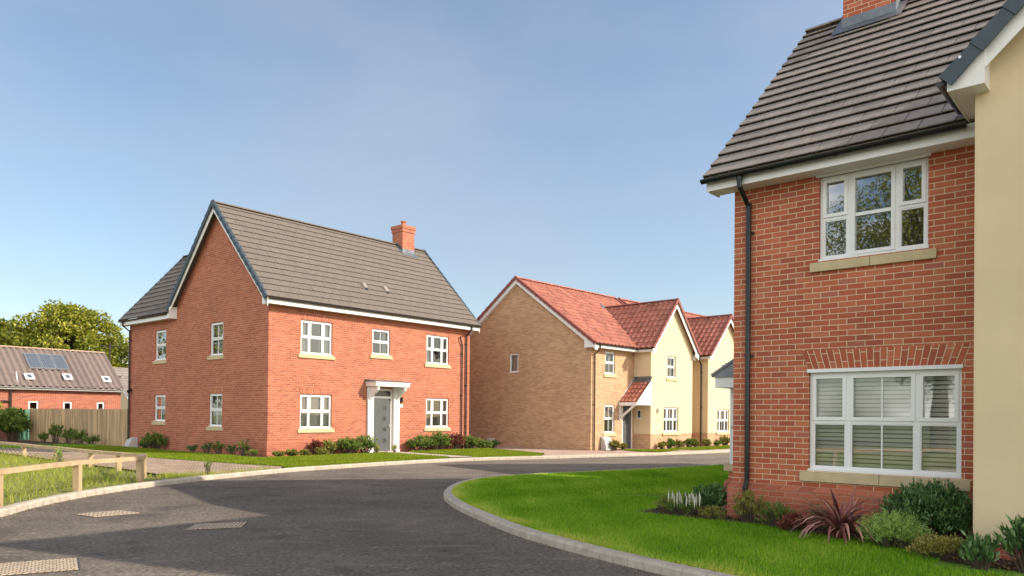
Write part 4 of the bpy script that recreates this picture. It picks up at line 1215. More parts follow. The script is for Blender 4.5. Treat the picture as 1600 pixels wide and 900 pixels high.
mb = MB(); gutter(mb, (-0.36, 6.60, 5.34), (-0.36, 10.86, 5.34), (-1, 0, 0), r=0.05)
mb.build('gutter', M['grime'], hA)
downpipe(hA, 9.46, 0, (0, -1), 5.30, 0.05, r=0.034, mat=M['grime'], overhang=0.30, plinth=0.6)
downpipe(hA, 9.20, 0, (0, -1), 4.86, 0.05, r=0.030, mat=M['grime'], overhang=0.02, plinth=0.6, side=(-0.12, 0))
downpipe(hA, 0, 10.48, (-1, 0), 5.30, 0.05, r=0.036, mat=M['grime'], overhang=0.29)
c = chimney(hA, 8.36, 9.05, 2.86, 3.55, 8.2, 9.93, M['red2'])
mb = MB()
zfa = lambda x, y: 5.36 + (y + 0.36) * SA + 0.06
lead_apron(mb, 8.24, 9.17, 2.68, 2.86, zfa); mb.face([(8.355, 2.854, 8.6), (9.055, 2.854, 8.6), (9.055, 2.854, 8.87), (8.355, 2.854, 8.87)])
for x, e in ((8.354, -0.12), (9.056, 0.12)):
    mb.face([(x, 2.86, 8.7), (x, 3.24, 9.05), (x, 3.24, 9.22), (x, 2.86, 8.86)]); mb.face([(x, 2.86, zfa(0, 2.86)), (x + e, 2.86, zfa(0, 2.86)), (x + e, 3.24, zfa(0, 3.2)), (x, 3.24, zfa(0, 3.2))])
mb.build('flashing', M['lead'], c)
for u_ in (4.48, 5.54):
    mb = MB(); z = zA(0.62) + 0.035
    mb.hexa([(u_ - .13, 0.50, z - .12), (u_ + .13, 0.50, z - .12), (u_ + .13, 0.80, z + .18), (u_ - .13, 0.80, z + .18)], [(u_ - .09, 0.48, z - .03), (u_ + .09, 0.48, z - .03), (u_ + .09, 0.66, z + .17), (u_ - .09, 0.66, z + .17)])
    v_ = mb.build('roof_vent', M['tile'], hA)
    m2 = MB(); m2.face([(u_ - .08, 0.474, z - .11), (u_ + .08, 0.474, z - .11), (u_ + .08, 0.474, z - .04), (u_ - .08, 0.474, z - .04)]); m2.build('vent_opening', M['black'], v_)
# front door, surround and canopy
mb = MB()
lf.box(mb, 4.42, 4.50, -0.09, -0.02, 0.10, 2.50); lf.box(mb, 5.34, 5.42, -0.09, -0.02, 0.10, 2.50); lf.box(mb, 4.50, 5.34, -0.09, -0.02, 2.42, 2.50); lf.box(mb, 4.50, 5.34, -0.09, -0.02, 2.13, 2.21)
ds = mb.build('door_surround', M['upvc'], hA)
mb = MB()
for a, b in ((4.16, 4.42), (5.42, 5.70)):
    lf.box(mb, a, b, 0, 0.09, 0.0, 2.56); lf.box(mb, a - 0.015, b + 0.015, 0, 0.11, 0.0, 0.12)
mb.build('pilaster', M['white'], ds)
mb = MB(); lf.box(mb, 4.50, 5.34, -0.075, -0.035, 0.12, 2.13)
door = mb.build('door', M['doorgrey'], hA)
for i in range(4):
    z = 0.42 + i * 0.42
    mb = MB(); lf.box(mb, 4.96, 5.16, -0.035, -0.028, z, z + 0.20); mb.build('door_light_frame', M['doorgrey'], door)
    mb = MB(); lf.box(mb, 4.99, 5.13, -0.028, -0.024, z + 0.03, z + 0.17); mb.build('door_light', M['door glass'], door)
mb = MB(); lf.box(mb, 4.50, 5.34, -0.06, -0.05, 2.21, 2.42)
mb.build('fanlight', M['door glass'], ds)
mb = MB(); lf.box(mb, 5.25, 5.28, -0.035, 0.005, 1.02, 1.18); lf.box(mb, 5.17, 5.28, -0.0, 0.012, 1.09, 1.11); mb.build('handle', M['steel'], door)
mb = MB(); lf.box(mb, 4.40, 5.44, -0.1, 0.32, -0.02, 0.12); mb.build('doorstep', M['slab'], hA)
mb = MB()
lf.box(mb, 4.10, 5.76, 0.0, 0.60, 2.57, 2.72); lf.box(mb, 4.07, 5.79, 0.0, 0.63, 2.70, 2.735)
for a, b in ((4.22, 4.32), (5.54, 5.64)):
    pr = [(0.0, 2.0), (0.10, 2.02), (0.16, 2.14), (0.28, 2.26), (0.42, 2.34), (0.54, 2.44), (0.56, 2.57), (0.0, 2.57)]
    A_ = [lf(a, k, z) for k, z in pr]; B_ = [lf(b, k, z) for k, z in pr]
    mb.face(A_); mb.face(list(reversed(B_)))
    for i in range(len(pr)): j = (i + 1) % len(pr); mb.face([A_[i], A_[j], B_[j], B_[i]])
cp = mb.build('door_canopy', M['white'], hA)
mb = MB()
mb.hexa([lf(4.06, 0, 2.735), lf(5.80, 0, 2.735), lf(5.80, 0.64, 2.735), lf(4.06, 0.64, 2.735)], [lf(4.06, 0, 2.84), lf(5.80, 0, 2.84), lf(5.80, 0.64, 2.75), lf(4.06, 0.64, 2.75)])
mb.build('canopy_lead', M['lead'], cp)
mb = MB(); lf.box(mb, 5.79, 5.87, 0, 0.08, 1.98, 2.20); lf.box(mb, 5.80, 5.86, 0.08, 0.10, 2.0, 2.18); mb.build('wall_lamp', M['black'], hA)
mb = MB(); lf.box(mb, 5.74, 5.93, 0.0, 0.012, 1.80, 1.92); mb.build('number_plate', M['upvc'], hA)
mb = MB(); lg.box(mb, G_(10.45), G_(10.36), 0, 0.10, 2.40, 2.52); mb.tube([lg(G_(10.40), 0.05, 2.44), lg(G_(10.30), 0.17, 2.38)], [0.03, 0.07], 10); mb.build('security_lamp', M['black'], hA)

def meter_box(x, y, rz, lab, h=0.42, w=0.42, dp=0.38):
    mb = MB()
    pr = [(0, 0), (dp, 0), (dp * 0.92, h * 0.35), (dp * 0.65, h * 0.78), (dp * 0.3, h * 0.97), (0, h)]
    A_ = [(-w / 2, -k, z) for k, z in pr]; B_ = [(w / 2, -k, z) for k, z in pr]
    mb.face(A_); mb.face(list(reversed(B_)))
    for i in range(len(pr)): j = (i + 1) % len(pr); mb.face([A_[i], A_[j], B_[j], B_[i]])
    mb.box(-w / 2 - 0.015, w / 2 + 0.015, -dp - 0.015, 0, 0, 0.04)
    o = mb.build('meter_box', M['grey box']); o.location = (x, y, 0.05); o.rotation_euler = (0, 0, rz)
    tag(o, lab, 'meter box', 'gas meter boxes at the foot of the walls')
p = W('A', -0.02, 9.9); meter_box(p.x, p.y, R(FR['A'][1] - 90), 'grey domed meter box at the left foot of the red brick gable')
p = W('C', 0.95, -0.02); meter_box(p.x, p.y, R(FR['C'][1]), 'pale meter box at the foot of the buff house beside its downpipe', 0.6, 0.5, 0.3)

# ------------------------------------------------------------------ buff brick houses
def buff_house(root, u0, u1, wu0, wu1, wz, ridge0, gable_window=True, has_front=True, vent=False):
    dep, ez, rz_ = 8.44, 4.44, 7.80
    sl = (rz_ - 4.60) / (dep / 2 + 0.32)
    zz = lambda v: 4.60 + (v + 0.32) * sl
    lfr = Loc((0, 0), (1, 0), (0, -1))
    mb = MB()
    holes = [(0.99, 1.73, 3.36, 4.34), (0.97, 1.73, 0.80, 2.03), (2.32, 3.14, 0.08, 2.08)] if has_front else []
    wall(mb, (u0, 0), (u1, 0), 0, ez, holes=holes)
    gl = [(0, ez), (dep, ez), (dep, zz(0) - .05), (dep / 2, zz(dep / 2) - .05), (0, zz(0) - .05)]
    wall(mb, (u0, dep), (u0, 0), 0, ez, gable=gl, holes=[(dep - 4.74, dep - 4.16, 3.50, 4.40)] if gable_window else [])
    wall(mb, (u1, 0), (u1, dep), 0, ez, gable=gl); wall(mb, (u1, dep), (u0, dep), 0, ez)
    mb.build('wall', M['buff'], root)
    L_ = u1 - u0 + 0.4; S1 = math.hypot(dep / 2 + 0.32, rz_ - 4.60)
    mb = MB()
    pantile_slope(mb, (u0 - 0.2, -0.36, 4.58), (1, 0, 0), (0, 1, sl), L_, S1 + .04, tw=0.28, amp=0.045, nseg=6)
    pantile_slope(mb, (u0 - 0.2, dep + 0.36, 4.58), (1, 0, 0), (0, -1, sl), L_, S1 + .04, g=0.6, tw=0.5, amp=0.022, nseg=4)
    rf = mb.build('roof', M['pan'], root)
    mb = MB(); ridge_tiles(mb, (u0 - 0.2, dep / 2, rz_ + 0.07), (u1 + 0.2, dep / 2, rz_ + 0.07)); mb.build('ridge_tiles', M['pan'], rf)
    for v0 in (-0.38, dep + 0.38):
        for ux, ou in ((u0 - 0.2, -1), (u1 + 0.2, 1)):
            mb = MB(); verge_caps(mb, (ux, v0, 4.62), (ux, dep / 2, rz_ + 0.11), (ou, 0, 0), w=0.10, h=0.10); mb.build('verge_tiles', M['panv'], rf)
    mb = MB()
    for v0 in (-0.34, dep + 0.34):
        rake_board(mb, (u0 - 0.17, v0, 4.56), (u0 - 0.17, dep / 2, rz_ + 0.03), (-1, 0, 0), h=0.20, t=0.17); rake_board(mb, (u1 + 0.17, v0, 4.56), (u1 + 0.17, dep / 2, rz_ + 0.03), (1, 0, 0), h=0.20, t=0.17)
    mb.box(u0 - 0.165, wu0 + .01, -0.32, -0.30, 4.42, 4.58); mb.box(u0 - 0.165, wu0 + .01, -0.30, 0, 4.43, 4.44)
    mb.box(wu1 - .01, u1 + 0.17, -0.32, -0.30, 4.42, 4.58); mb.box(wu1 - .01, u1 + 0.17, -0.30, 0, 4.43, 4.44)
    mb.hexa([(u0 - .172, -0.32, 4.42), (u0 - .165, -0.32, 4.42), (u0 - .165, 0.25, 4.42), (u0 - .172, 0.25, 4.42)], [(u0 - .172, -0.32, 4.56), (u0 - .165, -0.32, 4.56), (u0 - .165, 0.25, 4.92), (u0 - .172, 0.25, 4.92)])
    mb.build('fascia', M['white'], root)
    # rendered front wing on a brick plinth
    WF = -0.90; wa = (wu0 + wu1) / 2; hw = (wu1 - wu0) / 2 + 0.22
    ms = (wz - 4.58) / hw
    zq = lambda x: wz - abs(x - wa) * ms
    mb = MB()
    hl = WINGH[root.name]
    wall(mb, (wu0, 0), (wu0, WF), 0.75, 4.44, holes=[(0.14, 0.39, 1.42, 1.84)] if has_front else [])
    wall(mb, (wu1, WF), (wu1, 0), 0.75, 4.44)
    wall(mb, (wu0, WF), (wu1, WF), 0.75, 4.44, holes=[(a - wu0, b - wu0, c, d) for a, b, c, d in hl], gable=[(0, 4.44), (wu1 - wu0, 4.44), (wu1 - wu0, zq(wu1) - .05), (wa - wu0, wz - .05), (0, zq(wu0) - .05)])
    mb.box(wu0, wu1, WF, WF + 0.02, 0.735, 0.75)
    mb.build('wall', M['render'], root, label='cream rendered wall of the front wing')
    mb = MB()
    wall(mb, (wu0 + .012, 0), (wu0 + .012, WF + .012), 0, 0.75); wall(mb, (wu0 + .012, WF + .012), (wu1 - .012, WF + .012), 0, 0.75); wall(mb, (wu1 - .012, WF + .012), (wu1 - .012, 0), 0, 0.75)
    mb.build('plinth', M['buff'], root)
    mb = MB()
    S2 = math.hypot(hw, wz - 4.58)
    BK = 4.3
    pantile_slope(mb, (wu0 - 0.24, WF - 0.24, 4.56), (0, 1, 0), (1, 0, ms), BK, S2 + .03, g=0.36, tw=0.28, amp=0.055, nseg=6)
    pantile_slope(mb, (wu1 + 0.24, WF - 0.24, 4.56), (0, 1, 0), (-1, 0, ms), BK, S2 + .03, tw=0.21, amp=0.03, nseg=4)
    r2 = mb.build('roof', M['pan'], root, label='pantiled roof over the front wing')
    mb = MB(); ridge_tiles(mb, (wa, WF - 0.24, wz + 0.07), (wa, WF + BK - 0.3, wz + 0.07)); mb.build('ridge_tiles', M['panv'], r2)
    for x in (wu0 - 0.26, wu1 + 0.26):
        mb = MB(); verge_caps(mb, (x, WF - 0.26, 4.60), (wa, WF - 0.26, wz + 0.10), (0, -1, 0), w=0.08, h=0.09); mb.build('verge_tiles', M['panv'], r2)
    mb = MB()
    for sg, x in ((1, wu0 - 0.22), (-1, wu1 + 0.22)):
        rake_board(mb, (x, WF - 0.22, 4.55), (wa, WF - 0.22, wz + 0.0), (0, -1, 0), h=0.20, t=0.03)
        mb.box(min(x, x + sg * 0.02), max(x, x + sg * 0.02), WF - 0.22, 0.0, 4.40, 4.56)
        mb.box(min(x, x + sg * 0.22), max(x, x + sg * 0.22), WF - 0.2, 0.0, 4.42, 4.435)
        mb.hexa([(x, WF - .222, 4.38), (x + sg * 0.30, WF - .222, 4.38), (x + sg * 0.30, WF - .19, 4.38), (x, WF - .19, 4.38)], [(x, WF - .222, 4.54), (x + sg * 0.30, WF - .222, 4.74), (x + sg * 0.30, WF - .19, 4.74), (x, WF - .19, 4.54)])
    mb.build('fascia', M['white'], root)
    mb = MB()
    gutter(mb, (u0 - 0.15, -0.37, 4.57), (wu0 - 0.1, -0.37, 4.57), (0, -1, 0), r=0.045); mb.build('gutter', M['grime'], root)
    mb = MB(); gutter(mb, (wu0 - 0.27, -0.3, 4.56), (wu0 - 0.27, WF - 0.2, 4.56), (-1, 0, 0), r=0.045)
    mb.build('gutter', M['grime'], root)
    # valley lead
    interior(root, [(u0 + 1.6, u1 - 1, 1.8, dep - 1.5, 0.1, 2.4), (u0 + 0.2, u1 - 0.2, 0.2, dep - .3, 2.45, 2.55), (u0 + 1.6, u1 - 1, 1.8, dep - 1.5, 2.6, 4.3), (u0 + .2, u1 - .2, 0.2, dep - .3, 4.3, 4.38)])
    return lfr

WINGH = {}
hC = thing('buff_brick_house', 'buff brick house with red pantiled roof, blank gable and cream front wing', 'house', (*FR['C'][0], 0), R(FR['C'][1]), 'buff houses with cream front wings')
WINGH[hC.name] = [(4.59, 5.34, 3.33, 4.32), (4.30, 5.60, 0.82, 1.97)]
lC = buff_house(hC, 0, 7.4, 3.22, 6.86, 6.88, 0)
lCw = Loc((0, -0.90), (1, 0), (0, -1)); lCg = Loc((0, 8.44), (0, -1), (-1, 0)); lCs = Loc((3.22, 0), (0, -1), (-1, 0))
window(hC, lC, 0.99, 1.73, 3.36, 4.34, bars=True, glass='glass_far')
window(hC, lC, 0.97, 1.73, 0.80, 2.03, bars=True, glass='glass_far', inside='halfcurtain')
window(hC, lCg, 8.44 - 4.74, 8.44 - 4.16, 3.50, 4.40, bars=False, transom=None, glass='glass_far', sill=False, inside='voile')
window(hC, lCw, 4.59, 5.34, 3.33, 4.32, bars=True, glass='glass_far', rec=0.07)
window(hC, lCw, 4.30, 5.60, 0.82, 1.97, cols=T3, bars=(False, True, False), glass='glass_far', rec=0.07, inside='halfcurtain')
window(hC, lCs, 0.14, 0.39, 1.42, 1.84, transom=None, glass='glass_far', sill=False, rec=0.03, fr=0.03, sash=0.02)
downpipe(hC, 0.17, 0, (0, -1), 4.53, 0.05, r=0.033, mat=M['grime'], overhang=0.28)
mb = MB(); mb.box(2.32, 2.40, 0.02, 0.08, 0.08, 2.08); mb.box(3.06, 3.14, 0.02, 0.08, 0.08, 2.08); mb.box(2.40, 3.06, 0.02, 0.08, 2.0, 2.08); ds = mb.build('door_surround', M['upvc'], hC)
mb = MB(); mb.box(2.40, 3.06, 0.035, 0.07, 0.10, 2.0); d_ = mb.build('door', M['doorgrey'], hC)
mb = MB(); mb.box(2.60, 2.86, 0.028, 0.034, 1.2, 1.8); mb.build('door_light', M['door glass'], d_)
mb = MB(); mb.box(2.47, 2.50, 0.0, 0.034, 0.98, 1.12); mb.build('handle', M['steel'], d_)
# lean-to canopy in the inner corner
mb = MB()
pantile_slope(mb, (2.06, -0.92, 2.16), (0, 1, 0), (1.15, 0, 1.0), 0.92, 1.52, g=0.3, tw=0.2, amp=0.03, nseg=6)
cp = mb.build('porch_roof', M['pan'], hC)
mb = MB()
mb.hexa([(2.06, -0.93, 2.03), (3.215, -0.93, 2.03), (3.215, -0.90, 2.03), (2.06, -0.90, 2.03)], [(2.06, -0.93, 2.14), (3.215, -0.93, 3.14), (3.215, -0.90, 3.14), (2.06, -0.90, 2.14)])
mb.box(2.03, 2.06, -0.95, -0.01, 2.0, 2.15); mb.box(2.06, 3.2, -0.90, -0.01, 2.03, 2.05)
mb.beam((2.12, -0.02, 1.45), (2.12, -0.80, 2.03), 0.08, 0.08); mb.box(2.08, 2.16, -0.06, 0.0, 1.35, 2.03)
mb.hexa([(2.06, -0.012, 2.15), (2.10, -0.012, 2.15), (3.22, -0.012, 3.16), (3.18, -0.012, 3.16)], [(2.06, -0.002, 2.20), (2.10, -0.002, 2.20), (3.22, -0.002, 3.22), (3.18, -0.002, 3.22)])
mb.build('bargeboard', M['white'], cp)
mb = MB(); mb.face([(3.05, -0.95, 3.07), (3.05, 0, 3.07), (3.215, 0, 3.24), (3.215, -0.95, 3.24)]); mb.face([(3.213, -0.95, 3.24), (3.213, 0, 3.24), (3.213, 0, 3.33), (3.213, -0.95, 3.33)]); mb.build('flashing', M['lead'], cp)
mb = MB(); lCw.box(mb, 3.72, 3.82, 0, 0.10, 1.72, 1.90); mb.build('wall_lamp', M['grey box'], hC)
mb = MB(); slc = (7.80 - 4.60) / 4.54; zc_ = lambda v: 4.60 + (v + 0.32) * slc + 0.085
mb.face([(4.62, 2.62, zc_(2.62)), (5.04, 3.05, zc_(3.05)), (4.98, 3.25, zc_(3.25)), (4.48, 2.72, zc_(2.72))]); mb.build('flashing', M['lead'], hC)

hD = thing('buff_brick_house', 'second cream wing house with red pantiles glimpsed left of the near house corner', 'house', (*FR['C'][0], 0), R(FR['C'][1]), 'buff houses with cream front wings')
WINGH[hD.name] = [(9.85, 10.55, 3.33, 4.32), (9.39, 10.67, 0.78, 1.93)]
buff_house(hD, 8.22, 20.0, 8.40, 12.3, 6.72, 0, gable_window=False, has_front=False)
window(hD, lCw, 9.85, 10.55, 3.33, 4.32, bars=True, glass='glass_far', rec=0.07)
window(hD, lCw, 9.39, 10.67, 0.78, 1.93, cols=T3, bars=(False, True, False), glass='glass_far', rec=0.07)
downpipe(hD, 8.40, -0.55, (-1, 0), 4.50, 0.05, r=0.035, mat=M['grime'], overhang=0.2)

# ------------------------------------------------------------------ bungalow beyond the board fence
hF = thing('brick_bungalow', 'low red brick building with corrugated brown pantiles and solar panels', 'house', (*FR['F'][0], 0), R(FR['F'][1]))
FPAN = (-4.42, -2.42, 0.95, 2.05)
FSKY = [(-4.63, 0.34), (-2.72, 0.42), (-0.70, 0.36)]
FL, FD, FE, FRZ = 12.0, 5.2, 2.74, 5.02
lF = Loc((-FL, 0), (1, 0), (0, -1))
sF = (FRZ - 2.80) / (FD / 2 + 0.25)
mb = MB()

fw = [(-4.74, -4.24), (-3.05, -2.59), (-1.30, -0.88)]
wall(mb, (-FL, 0), (0, 0), -0.3, FE, holes=[(FL + a, FL + b, 1.40, 2.06) for a, b in fw], depth=0.08)
zf_ = lambda v: 2.80 + (v + 0.25) * sF
gF = [(0, FE), (FD, FE), (FD / 2, FRZ - .05)]
wall(mb, (0, 0), (0, FD), -0.3, FE, gable=gF); wall(mb, (-FL, FD), (-FL, 0), -0.3, FE, gable=gF); wall(mb, (0, FD), (-FL, FD), -0.3, FE)
mb.build('wall', M['redf'], hF)
for a, b in fw: window(hF, lF, FL + a, FL + b, 1.40, 2.06, transom=None, glass='glass_far', sill=False, rec=0.04)
SF_ = math.hypot(FD / 2 + .25, FRZ - 2.8)
mb = MB(); pantile_slope(mb, (-FL - 0.1, -0.28, 2.78), (1, 0, 0), (0, 1, sF), FL + 0.2, SF_ + .03, g=3.4, tw=0.32, amp=0.11, nseg=8, step=0.01)
pantile_slope(mb, (-FL - 0.1, FD + 0.28, 2.78), (1, 0, 0), (0, -1, sF), FL + 0.2, SF_ + .03, g=1.0, tw=0.5, amp=0.05, nseg=4)
rF = mb.build('roof', M['panb'], hF)
mb = MB(); ridge_tiles(mb, (-FL - .1, FD / 2, FRZ + .07), (0.1, FD / 2, FRZ + .07), 0.12, 0.4); mb.build('ridge_tiles', M['ridgeb'], rF)
mb = MB(); mb.box(-FL, 0.1, -0.27, 0, 2.66, 2.78); mb.box(0.06, 0.1, -0.27, 0.1, 2.62, 2.84); mb.build('fascia', M['grey box'], hF)
mb = MB(); gutter(mb, (-FL, -0.32, 2.79), (0.1, -0.32, 2.79), (0, -1, 0), r=0.05, brackets=False); mb.build('gutter', M['grey box'], hF)
def onF(u, v, h): return (u, v, zf_(v) + h)
def roof_panel(name, u0, u1, v0, v1, h, mat, parent, t=0.06):
    mb = MB(); nz = Vector((0, -sF, 1)).normalized()
    P_ = lambda u, v, k: Vector((u, v, zf_(v))) + nz * k
    mb.hexa([P_(u0, v0, h - t), P_(u1, v0, h - t), P_(u1, v1, h - t), P_(u0, v1, h - t)], [P_(u0, v0, h), P_(u1, v0, h), P_(u1, v1, h), P_(u0, v1, h)])
    return mb.build(name, mat, parent)
u_ = FPAN
for i in range(3):
    a = u_[0] + (u_[1] - u_[0]) * i / 3; b = u_[0] + (u_[1] - u_[0]) * (i + 1) / 3 - 0.03
    fr_ = roof_panel('solar_panel', a, b, u_[2], u_[3], 0.20, M['alum'], hF, 0.10)
    roof_panel('collector_glass', a + .04, b - .04, u_[2] + .04, u_[3] - .04, 0.207, M['solar'], fr_, 0.01)
for (a, v0) in FSKY:
    fr_ = roof_panel('skylight', a - 0.22, a + 0.22, v0 - 0.20, v0 + 0.20, 0.18, M['white'], hF)
    roof_panel('pane', a - 0.11, a + 0.11, v0 - 0.12, v0 + 0.12, 0.188, M['solar'], fr_, 0.01)
mb = MB(); mb.tube([(-5.58, -0.09, 2.6), (-5.58, -0.09, 0)], 0.05, 8); mb.box(-6.0, -5.58, -0.12, -0.05, 2.0, 2.07); mb.build('downpipe', M['grime'], hF)
mb = MB(); mb.tube([(-5.2, 0.15, 3.0), (-5.27, 0.2, 3.6)], 0.03, 8); mb.tube([(-5.2, 0.1, 2.95), (-5.2, 0.12, 3.05)], 0.09, 8); mb.build('flue_pipe', M['white'], hF)
# aerial behind
def aerial(loc_, h, lab):
    mb = MB(); mb.tube([(0, 0, 0), (0, 0, h)], 0.05, 6)
    for z, L_ in ((h - 0.25, 0.75), (h * 0.62, 0.9)):
        mb.tube([(-L_, 0, z), (L_, 0, z)], 0.03, 5)
        for k in range(5): x = -L_ + 2 * L_ * k / 4; mb.tube([(x, -0.22, z - .15), (x, 0.22, z + 0.15)], 0.022, 4)
    o = mb.build('television_aerial', M['grime']); o.location = loc_
    tag(o, lab, 'aerial')
aerial((-31.6, 59.3, 0), 6.9, 'thin television aerial standing beyond the bungalow against the tree')

# pale gabled house far behind the fence
hG = thing('rendered_house', 'distant cream house with dark tiled roof between bungalow and red brick house', 'house', (-29.6, 58.5, 0), R(49.7))
mb = MB()
wall(mb, (0, 0), (8, 0), 0, 2.9); wall(mb, (0, 5.5), (0, 0), 0, 2.9, gable=[(0, 2.9), (5.5, 2.9), (2.75, 5.0)]); wall(mb, (8, 0), (8, 5.5), 0, 2.9, gable=[(0, 2.9), (5.5, 2.9), (2.75, 5.0)]); wall(mb, (8, 5.5), (0, 5.5), 0, 2.9)
mb.build('wall', M['render'], hG)
mb = MB(); tiled_slope(mb, (-.3, -.3, 2.75), (1, 0, 0), (0, 3.05, 2.3), 8.6, 3.82, tw=1.2); tiled_slope(mb, (-.3, 5.8, 2.75), (1, 0, 0), (0, -3.05, 2.3), 8.6, 3.82, tw=1.2); mb.build('roof', M['tile'], hG)
mb = MB(); rake_board(mb, (-.3, -.3, 2.72), (-.3, 2.75, 5.0), (-1, 0, 0), h=0.2); rake_board(mb, (-.3, 5.8, 2.72), (-.3, 2.75, 5.0), (-1, 0, 0), h=0.2); mb.build('fascia', M['white'], hG)

# ------------------------------------------------------------------ fences
def knee_rail(name, pts, lab, tops, extra=None):
    root = thing(name, lab, 'fence', (pts[0][0], pts[0][1], 0))
    o0 = Vector((pts[0][0], pts[0][1], 0))
    for i, (x, y) in enumerate(pts):
        t = Vector((pts[min(i + 1, len(pts) - 1)][0] - pts[max(i - 1, 0)][0], pts[min(i + 1, len(pts) - 1)][1] - pts[max(i - 1, 0)][1], 0)).normalized()
        n = Vector((-t.y, t.x, 0))
        c = Vector((x, y, 0)) - o0
        s = 0.055
        jt = Vector((random.uniform(-.02, .02), random.uniform(-.02, .02), 0))
        mb = MB()
        zt = tops[i] - 0.07
        mb.hexa([c + t * a * s + n * b * s + Vector((0, 0, -0.15)) for a, b in ((-1, -1), (1, -1), (1, 1), (-1, 1))],
                [c + jt + t * a * s + n * b * s + Vector((0, 0, zt)) for a, b in ((-1, -1), (1, -1), (1, 1), (-1, 1))])
        mb.build('post', M['wood'], root)
    for i in range(len(pts) - 1):
        a = Vector((*pts[i], tops[i] - 0.035)) - o0; b = Vector((*pts[i + 1], tops[i + 1] - 0.035)) - o0
        d = (b - a).normalized()
        mid = (a + b) / 2 + Vector((0, 0, random.uniform(-0.012, 0.006)))
        mb = MB(); mb.beam(a - d * 0.0, mid, 0.125, 0.078); mb.beam(mid, b - d * 0.006, 0.125, 0.078)
        mb.build('rail', M['wood'], root)
    return root
front = [(-6.45, -6.5), (-6.5, -3.9), (-6.62, -1.4), (-6.78, 1.1), (-6.95, 3.6), (-7.2, 6.2), (-7.5, 8.85), (-7.78, 11.45), (-7.95, 13.85), (-7.78, 15.85)]
knee_rail('knee_rail_fence', front, 'low timber knee rail running beside the near kerb', [0.66, 0.66, 0.66, 0.66, 0.66, 0.66, 0.65, 0.64, 0.63, 0.60])
rear = [(-8.15, 16.75), (-9.75, 18.75), (-11.2, 20.1), (-13.45, 22.3), (-15.6, 24.2), (-17.9, 26.2), (-20.5, 28.2), (-24, 31)]
knee_rail('knee_rail_fence', rear, 'greyer knee rail turning away behind the rough grass', [0.60, 0.52, 0.50, 0.48, 0.47, 0.46, 0.46, 0.46])

kr = bpy.data.objects['knee_rail_fence.001']
mb = MB(); mb.beam(Vector((-7.80, 15.90, 0.565)) - kr.location, Vector((-8.15, 16.73, 0.565)) - kr.location, 0.125, 0.078); mb.build('rail', M['wood'], kr)
fp = [Vector((-16.35, 32.15, 0)), Vector((-18.2, 33.45, 0)), Vector((-20.1, 34.8, 0)), Vector((-22.0, 36.15, 0)), Vector((-23.9, 37.5, 0))]
root = thing('board_fence', 'tall vertical board fence between the red brick gable and the bushes', 'fence', tuple(fp[0]))
for i in range(4):
    a, b = fp[i] - fp[0], fp[i + 1] - fp[0]
    d = (b - a); L_ = d.length; d.normalize(); n = Vector((d.y, -d.x, 0))
    if n.y > 0: n = -n
    mb = MB(); k = 0.0
    while k < L_ - 0.02:
        w = min(0.10, L_ - k); h = 1.60 + random.uniform(-0.006, 0.006)
        p, q = a + d * k, a + d * (k + w)
        t = random.random()
        mb.hexa([p + n * .034, q + n * .018, q, p], [p + n * .034 + Vector((0, 0, h)), q + n * .018 + Vector((0, 0, h)), q + Vector((0, 0, h)), p + Vector((0, 0, h))], tint=t)
        k += w
    mb.build('board_panel', M['board'], root)
    mb = MB(); mb.beam(a + Vector((0, 0, 1.625)), b + Vector((0, 0, 1.625)), 0.07, 0.035); mb.build('capping_rail', M['board'], root)
for p in fp:
    c = p - fp[0]; mb = MB(); mb.box(c.x - .05, c.x + .05, c.y - .0, c.y + .10, -0.1, 1.66); mb.build('post', M['board'], root)

# ------------------------------------------------------------------ plants
def leaves(c, d, L, Wd, tint, rnd=None):
    """quads: leaf at c pointing along d"""
    n = len(c)
    d = d / (np.linalg.norm(d, axis=1, keepdims=True) + 1e-9)
    r = rng.normal(0, 1, (n, 3))
    s = np.cross(d, r); s /= (np.linalg.norm(s, axis=1, keepdims=True) + 1e-9)
    L = np.asarray(L).reshape(-1, 1) * np.ones((n, 1)); Wd = np.asarray(Wd).reshape(-1, 1) * np.ones((n, 1))
    mid = c + d * L * 0.45
    nn = np.cross(s, d)
    a = c; b = mid + s * Wd * 0.5 + nn * Wd * 0.12; e = c + d * L; f = mid - s * Wd * 0.5 + nn * Wd * 0.12
    v = np.stack([a, b, e, f], 1).reshape(-1, 3)
    return v, np.repeat(tint, 4)

